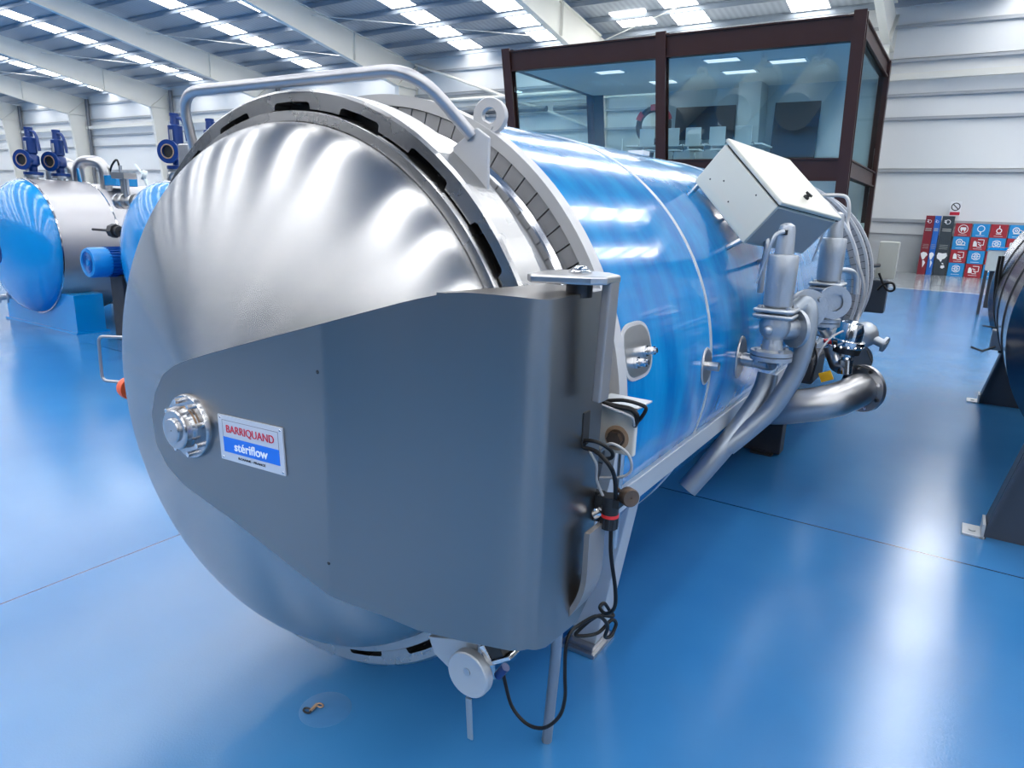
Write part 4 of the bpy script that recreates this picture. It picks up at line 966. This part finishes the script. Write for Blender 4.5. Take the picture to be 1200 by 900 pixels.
MB().prism([(-10.5, 5.0, 1.88), (-10.26, 5.0, 1.88), (-10.32, 5.0, 2.10), (-10.44, 5.0, 2.10)], (0, .03, 0)).build('lifting_lug', M['tblue'], t1, bevel=.01)
MB().minmax((-10.15, 5.2, 1.88), (-9.75, 5.5, 2.02)).build('instrument_box', M['tblue'], t1, bevel=.01)
MB().tube([(-10.1, 5.3, 2.0), (-10.0, 5.3, 2.15), (-9.85, 5.3, 2.22), (-9.8, 5.3, 2.05)], .014, n=6, smooth_path=5).build('hose', M['cable'], t1)
MB().lathe((-10.52, 4.0, 1.03), (0, -1, 0), [(.10, 0), (.19, 0), (.19, .03), (.12, .035), (.12, .07), (.002, .07)], n=28).build('manway', M['vblue'], t1)
q = at(10, 348, 1, 4.25); MB().lathe(q, (-.3, -1, 0), [(.03, 0), (.08, 0), (.08, .02), (.04, .025), (.04, .09), (.08, .09), (.08, .11), (.01, .11)], n=20).cyl(q, q + Vector((.12, .1, .05)), .03, n=12).build('drain_valve', M['steel'], t1)
q = at(8, 265, 1, 4.1); MB().lathe((q.x, 4.12, q.z), (0, -1, 0), [(.10, 0), (.11, .015), (.12, 0), (.11, -.015), (.10, 0)], n=28).build('hand_wheel', M['vblue'], t1)
t2 = tank(-7.6, 1.06, .86, 4.60, 5.5, 'blue domed silver tank behind the steel door')
t2['label'] = 'blue domed silver tank mostly hidden behind the steel door, with blue motor at its side'
safety_blue(-7.56, 4.74, 2.06, t2); safety_blue(-7.6, 5.20, 2.06, t2)
MB().tube(fillet([(-7.95, 4.9, 1.75), (-7.95, 4.9, 2.05), (-7.6, 5.0, 2.05)], .12), .06, n=14).build('insulated_bend', M['steel'], t2)
mo = MB().cyl((-8.66, 4.36, .975), (-8.66, 5.0, .975), .165, n=36)
for k in range(28):
    a = 2 * PI * k / 28; mo.box((-8.66 + .172 * math.cos(a), 4.68, .975 + .172 * math.sin(a)), (.02, .6, .006), Matrix.Rotation(-a, 3, 'Y'))
mo = mo.build('electric_motor', M['mblue'], t2, weld=False)
MB().lathe((-8.66, 4.38, .975), (0, -1, 0), [(.178, -.02), (.178, .16), (.165, .19), (.13, .195), (.125, .18), (.03, .18), (.03, .19), (.001, .19)], n=36).build('fan_cowl', M['mlight'], mo)
mb = MB()
for r in (.05, .075, .10): mb.lathe((-8.66, 4.195, .975), (0, -1, 0), [(r, 0), (r + .008, .004), (r + .016, 0)], n=30)
mb.build('grille', M['mblue'], mo, weld=False)
MB().minmax((-8.80, 4.5, .0), (-8.52, 4.95, .82)).build('motor_pedestal', M['foil'], t2, bevel=.01)
MB().cyl((-9.32, 4.62, 1.33), (-8.36, 4.70, 1.33), .016, n=10).cyl((-8.92, 4.65, 1.33), (-8.84, 4.66, 1.33), .085, n=8).cyl((-8.82, 4.66, 1.33), (-8.76, 4.66, 1.33), .06, n=12).build('level_rod', M['foil'], t2)
q = at(146, 236, 1, 4.75)
cv = MB().cyl(q + Vector((-.12, 0, 0)), q + Vector((.40, .05, 0)), .055, n=16).build('control_valve', M['steel'], t2)
for dx in (-.12, .02, .22, .34): MB().lathe(q + Vector((dx, 0, 0)), (1, .1, 0), [(.03, 0), (.095, 0), (.095, .03), (.03, .03)], n=20).build('valve_flange', M['steel'], cv)
MB().cyl(q + Vector((-.02, 0, .05)), q + Vector((-.02, 0, .26)), .02, n=8).cyl(q + Vector((.10, 0, .05)), q + Vector((.10, 0, .26)), .02, n=8).box(q + Vector((.04, 0, .30)), (.28, .16, .07)).cyl(q + Vector((.04, 0, .02)), q + Vector((.04, 0, .28)), .03, n=10).cyl(q + Vector((-.02, 0, .34)), q + Vector((-.02, 0, .42)), .02, n=8).build('actuator_yoke', M['steel'], cv)
q = at(168, 205, 1, 5.0); gz = MB().lathe(q, (-.4, -1, .3), [(.002, .02), (.055, .02), (.06, 0), (.06, -.03), (.002, -.03)], n=20).cyl(q, (q.x + .12, 5.0, 1.80), .02, n=8).cyl(q + Vector((-.16, 0, .12)), q, .014, n=8).build('pressure_gauge', M['chairw'], t2)
t3 = tank(-13.3, 1.06, .86, 5.9, 5.0, 'silver tank far left, only its top pipe bend showing')
t3['label'] = 'tank beyond the leftmost one, only its top pipes showing above it'
MB().tube(fillet([(-13.35, 5.3 + .75, 1.85), (-13.35, 6.05, 2.25), (-12.9, 6.2, 2.25), (-12.9, 6.2, 1.8)], .2), .10, n=16).build('insulated_bend', M['steel'], t3)

# ================================================================== DARK MACHINE AT THE RIGHT EDGE
DX, DZ, DR = 1.36, 1.10, 1.05
rm = thing('drum_machine', 'dark polished drum machine on charcoal plates at right edge of picture', 'machine', (DX, 6, 0))
MB().lathe((DX, 0, DZ), (0, 1, 0), [(DR - .12, 4.45), (DR - .12, 5.7), (DR, 5.75), (DR, 9.0), (DR - .05, 9.0)], n=96).build('drum', M['drum'], rm)
MB().lathe((DX, 0, DZ), (0, 1, 0), [(DR, 8.98), (DR + .05, 9.0), (DR + .05, 9.12), (DR - .1, 9.2), (.5, 9.4), (.01, 9.45)], n=96).build('end_ring', M['drumlight'], rm)
for yy in (6.4, 7.6, 8.7):
    MB().lathe((DX, 0, DZ), (0, 1, 0), [(DR, yy - .02), (DR + .008, yy - .018), (DR + .008, yy + .018), (DR, yy + .02)], n=96).build('band', M['foil'], rm)
for yy in (4.62, 8.35):
    pp = [(.33, yy, 0.0), (2.3, yy, 0), (2.3, yy, .6)] + [(DX + (DR + .004) * math.sin(math.radians(a)), yy, DZ - (DR + .004) * math.cos(math.radians(a))) for a in range(60, -61, -10)]
    s_ = MB().prism(pp, (0, .05, 0)).build('support_plate', M['pc'], rm)
    # side flange of the support
    a = Vector((.33, yy - .04, 0)); b = Vector((DX - DR * math.sin(math.radians(60)), yy - .04, DZ - DR * math.cos(math.radians(60))))
    MB().hexa([a, a + Vector((.02, 0, 0)), a + Vector((.02, .20, 0)), a + Vector((0, .20, 0)), b, b + Vector((.02, 0, 0)), b + Vector((.02, .2, 0)), b + Vector((0, .2, 0))]).build('edge_flange', M['pc'], s_)
    MB().minmax((.235, yy - .05, 0), (.345, yy + .12, .014)).build('foot', M['alu'], s_, bevel=.002)
    MB().minmax((.325, yy - .05, .0), (.34, yy + .12, .09)).cyl((.285, yy + .02, .014), (.285, yy + .02, .022), .018, n=12).build('foot_bolt', M['alu'], s_)
mb = MB()
for i, (a, b, c_) in enumerate(((1172, 300, 8.8), (1176, 300, 8.6))):
    rm_c = MB().tube([at(a, b, 1, c_), at(a - 5, b + 30, 1, c_), at(a - 6, b + 70, 1, c_), at(a + 3, b + 105, 1, c_)], .014, n=8, smooth_path=6).build('hose', M['cable'], rm)
q = at(1168, 398, 1, 8.2)
vb = MB().minmax(q + Vector((-.05, -.05, -.10)), q + Vector((.05, .05, .10))).build('valve_block', M['steel'], rm, bevel=.01)
MB().tube([q + Vector((-.03, -.06, .12)), q + Vector((-.14, -.06, .13))], .008, n=6).tube([q + Vector((.0, -.05, -.06)), q + Vector((-.10, -.06, -.12)), q + Vector((-.20, -.06, -.09))], .012, n=6).cyl(q + Vector((.03, 0, -.1)), q + Vector((.2, 0, -.1)), .03, n=10).build('fitting', M['foil'], vb)

MB().lathe((DX, 0, DZ), (0, 1, 0), [(.01, 4.30), (.5, 4.34), (DR - .25, 4.42), (DR - .13, 4.47)], n=96).build('pale_reflector_head', M['grybox'], rm)  # unseen end cap, made pale to lighten the hinge cover's reflection
# cart in front of the displays
cq0 = at(1154, 317, 1, 17.0); cq1 = at(1184, 294, 1, 17.0)
ct = thing('grey_cart', 'pale grey cabinet on dark frame between the card displays and the dark drum', 'cart', ((cq0.x + cq1.x) / 2, 17.3, 0))
MB().minmax((cq0.x, 17.0, cq0.z), (cq1.x, 17.6, cq1.z)).build('body', M['grybox'], ct, bevel=.01)
MB().minmax((cq0.x - .02, 16.98, cq1.z), (cq1.x + .02, 17.62, cq1.z + .05)).build('top_tray', M['tblue'], ct)
MB().minmax((cq0.x + .1, 17.3, .12), (cq1.x, 17.55, cq0.z)).build('pump_unit', M['foil'], ct)
for x in (cq0.x + .03, cq1.x - .03):
    for y in (17.05, 17.55): MB().cyl((x, y, 0), (x, y, cq0.z), .025, n=8).build('leg', M['foil'], ct)

# ================================================================== CARD DISPLAYS ON THE FAR WALL
DY = 29.25
def icon(kind, cx_, y_, cz_, s, parent):
    mb = MB(); t_ = .008
    def bar(x0, z0, x1, z1, w): 
        d = Vector((x1 - x0, 0, z1 - z0)); a = math.atan2(d.z, d.x); mb.box((cx_ + (x0 + x1) / 2 * s, y_, cz_ + (z0 + z1) / 2 * s), (d.length * s, t_, w * s), Matrix.Rotation(-a, 3, 'Y'))
    def ringi(x, z, r, w, a0=0, a1=2 * PI): mb.lathe((cx_ + x * s, y_ + t_ / 2, cz_ + z * s), (0, -1, 0), [(r * s - w * s, 0), (r * s - w * s, t_), (r * s, t_), (r * s, 0)], n=20, a0=a0, a1=a1, smooth=False)
    if kind == 'tooth':
        ringi(0, 0, .5, .07); mb.prism([(cx_ + x * s, y_, cz_ + z * s) for x, z in ((-.25, .2), (.25, .2), (.3, 0), (.15, -.35), (.05, -.1), (-.05, -.1), (-.15, -.35), (-.3, 0))], (0, .006, 0))
    elif kind == 'globe':
        ringi(0, .1, .38, .08); bar(0, -.28, 0, -.55, .14)
    elif kind == 'cloud':
        ringi(-.15, .05, .35, .1); ringi(.25, -.1, .22, .08); ringi(-.15, .05, .15, .08); bar(-.4, -.3, .5, -.3, .08)
    elif kind == 'screen':
        bar(-.1, .4, .5, .4, .07); bar(.5, .4, .5, -.2, .07); bar(.1, -.2, .5, -.2, .07); bar(-.1, .1, .2, .0, .09); mb.prism([(cx_ + x * s, y_, cz_ + z * s) for x, z in ((-.5, -.4), (-.1, -.4), (-.15, 0), (-.25, .2), (-.42, .25), (-.5, .1))], (0, .006, 0)); bar(-.1, -.45, .35, -.45, .06); bar(0, -.1, .3, -.35, .07)
    elif kind == 'people':
        ringi(0, 0, .42, .06); ringi(0, 0, .2, .07); bar(-.42, 0, .42, 0, .06); bar(-.4, -.25, .4, -.25, .06); bar(-.4, .25, .4, .25, .06)
    elif kind == 'flask':
        bar(0, .5, 0, .2, .1); ringi(0, -.05, .28, .09); bar(-.25, -.4, .25, -.4, .08)
    elif kind == 'phone':
        ringi(0, 0, .35, .12, a0=PI * .3, a1=PI * 1.2)
    bar(-.42, -.66, .42, -.66, .04)
    return mb.build('printed_icon', M['white'], parent, weld=False)
grid = [['tooth', 'globe', 'flask', 'cloud'], ['cloud', 'screen', 'people', 'screen'], ['screen', 'people', 'screen', 'people'], ['people', 'screen', 'phone', 'flask']]
GX0 = at(1113, 300, 1, DY).x; CWD = .52; CH = .455; zb0 = .02
rown = ['top', 'second', 'third', 'bottom']; coln = ['first', 'second', 'third', 'fourth']
icn = {'tooth': 'tooth', 'globe': 'magnifier', 'flask': 'flask', 'cloud': 'cloud', 'screen': 'screen', 'people': 'network', 'phone': 'phone'}
for r in range(4):
    for c_ in range(4):
        z0 = zb0 + (3 - r) * CH; x0 = GX0 + c_ * CWD; red = (r + c_) % 2 == 0
        colr = 'red' if red else 'blue'
        o = MB().minmax((x0 + .006, DY, z0 - (.02 if r == 3 else 0)), (x0 + CWD - .03, DY + .5, z0 + CH - .006)).build('card_cube', M['cred'] if red else M['cblue'], bevel=.006)
        side = {0: 'column beside the charcoal totem', 1: 'second column from the charcoal totem', 2: 'third column from the charcoal totem', 3: 'rightmost column near the dark drum'}[c_]
        tag(o, '%s card cube with white %s icon, %s row, %s' % (colr, icn[grid[r][c_]], rown[r], side), 'box', 'stacked red and blue card cubes')
        ic = icon(grid[r][c_], x0 + CWD / 2 - .01, DY - .004, z0 + CH * .56, .30, o)
def world_blob(mb, x, z, w, h, y_, seed):
    polys = {1: [[(0, .9), (.35, 1), (.8, .95), (1, .8), (.75, .65), (.6, .5), (.35, .45), (.1, .7)], [(.4, .42), (.65, .40), (.85, .25), (.7, .05), (.55, -.1), (.5, .1)]],
             2: [[(.1, 1), (.5, .95), (.9, 1), (1, .8), (.8, .6), (.6, .55), (.5, .35), (.3, .5), (.05, .6), (0, .8)], [(.6, .30), (.75, .28), (.8, .2), (.62, .22)], [(.55, .1), (.85, .15), (.95, 0), (.75, -.1), (.55, -.05)]]}[seed]
    for P in polys: mb.prism([(x + a * w, y_, z + b * h) for a, b in P], (0, .005, 0))
def totem(px0, px1, m, name, lab, blob):
    x0 = at(px0, 300, 1, DY - .1).x; x1 = at(px1, 300, 1, DY - .1).x
    o = MB().minmax((x0, DY - .1, 0), (x1, DY + .25, 2.06)).build('display_totem', m, bevel=.006); tag(o, lab, 'display', 'printed display totems'); w_ = x1 - x0; cx_ = (x0 + x1) / 2; y_ = DY - .105
    mb = MB().lathe((cx_, y_ + .005, 1.86), (0, -1, 0), [(w_ * .17, 0), (w_ * .17, .006), (w_ * .22, .006), (w_ * .22, 0)], n=20).minmax((cx_ - w_ * .3, y_, 1.84), (cx_ - w_ * .1, y_ + .006, 1.87)).minmax((cx_ - w_ * .3, y_, 1.90), (cx_ - w_ * .1, y_ + .006, 1.92))
    mb.build('printed_mark', M['white'], o, weld=False)
    mb = MB()
    for z in (1.60, 1.54): mb.minmax((cx_ - w_ * .36, y_, z), (cx_ + w_ * .36, y_ + .005, z + .028))
    for k in range(4): mb.minmax((cx_ - w_ * .34, y_, 1.06 - k * .045), (cx_ + w_ * .34, y_ + .005, 1.07 - k * .045))
    mb.build('printed_lines', M['grybox'], o, weld=False)
    mb = MB(); world_blob(mb, cx_ - w_ * .42, .30, w_ * .84, .50, y_, blob); mb.build('printed_map', M['white'], o, weld=False)
totem(1077.5, 1087.5, M['tred'], 'red', 'tall dark red printed totem with white map, left of the blue one', 1)
totem(1088, 1095, M['tblu'], 'blue', 'narrow royal blue printed totem between the red and charcoal ones', 1)
totem(1096.5, 1111, M['tgrey'], 'grey', 'wide charcoal printed totem with white map beside the card cubes', 2)
# no-smoking style prohibition sign
sp_ = at(1120, 243, 1, 29.83)
sg = thing('prohibition_sign', 'small white sign with black ring over a red strip on the far wall', 'sign', (sp_.x, 29.84, sp_.z))
MB().minmax((sp_.x - .17, 29.84, sp_.z - .30), (sp_.x + .17, 29.85, sp_.z + .20)).build('panel', M['white'], sg)
MB().lathe((sp_.x, 29.84, sp_.z + .02), (0, -1, 0), [(.11, 0), (.11, .006), (.14, .006), (.14, 0)], n=28).box((sp_.x, 29.835, sp_.z + .02), (.24, .006, .03), Matrix.Rotation(math.radians(45), 3, 'Y')).build('ring_symbol', M['dark'], sg, weld=False)
MB().minmax((sp_.x - .15, 29.832, sp_.z - .27), (sp_.x + .15, 29.84, sp_.z - .16)).build('red_strip', M['redtxt'], sg)

# floor patch with an anchor eye
fp = at(372, 829, 2, 0)
o = MB().lathe((fp.x + .03, fp.y + .01, .0), (0, 0, 1), [(.001, .0015), (.085, .0015), (.092, 0)], n=32).build('floor_patch', M['scuff']); tag(o, 'round rougher patch on the blue floor below the steel door', 'patch')
mb = MB(); q = at(360, 833, 2, .004); 
an = thing('floor_anchor', 'small rusty twisted metal eye lying on the round floor patch', 'anchor', (q.x, q.y, 0))
a = at(366, 830, 2, .004)
mb = MB().tube([Vector((q.x + .016 * math.cos(t), q.y + .010 * math.sin(t), .006)) for t in [2 * PI * i / 16 for i in range(17)]], .0035, n=6); mb.build('eye', M['dark'], an)
q2 = at(375, 827, 2, .004); MB().tube([Vector((q2.x + .013 * math.cos(t), q2.y + .008 * math.sin(t), .006)) for t in [2 * PI * i / 16 for i in range(17)]], .003, n=6).tube([q + Vector((.012, .004, .003)), q2 + Vector((-.012, -.004, .003))], .006, n=6).build('link', M['rustring'], an)
#@@END2
# ================================================================== LIGHT
for lx in (-12.2, -8.6, -5.2):  # unseen area lights added to brighten the office interior
    ld = bpy.data.lights.new('office_fill', 'AREA'); ld.energy = 60; ld.size = 1.2; ld.color = (.9, .96, 1)
    lo = bpy.data.objects.new('office_fill', ld); COL.objects.link(lo); lo.location = (lx, lz(25.5, 6.4), 6.4)
w = bpy.data.worlds.new('world'); sc.world = w; w.use_nodes = True
w.node_tree.nodes['Background'].inputs[0].default_value = (0.75, 0.85, 1, 1); w.node_tree.nodes['Background'].inputs[1].default_value = 1.0
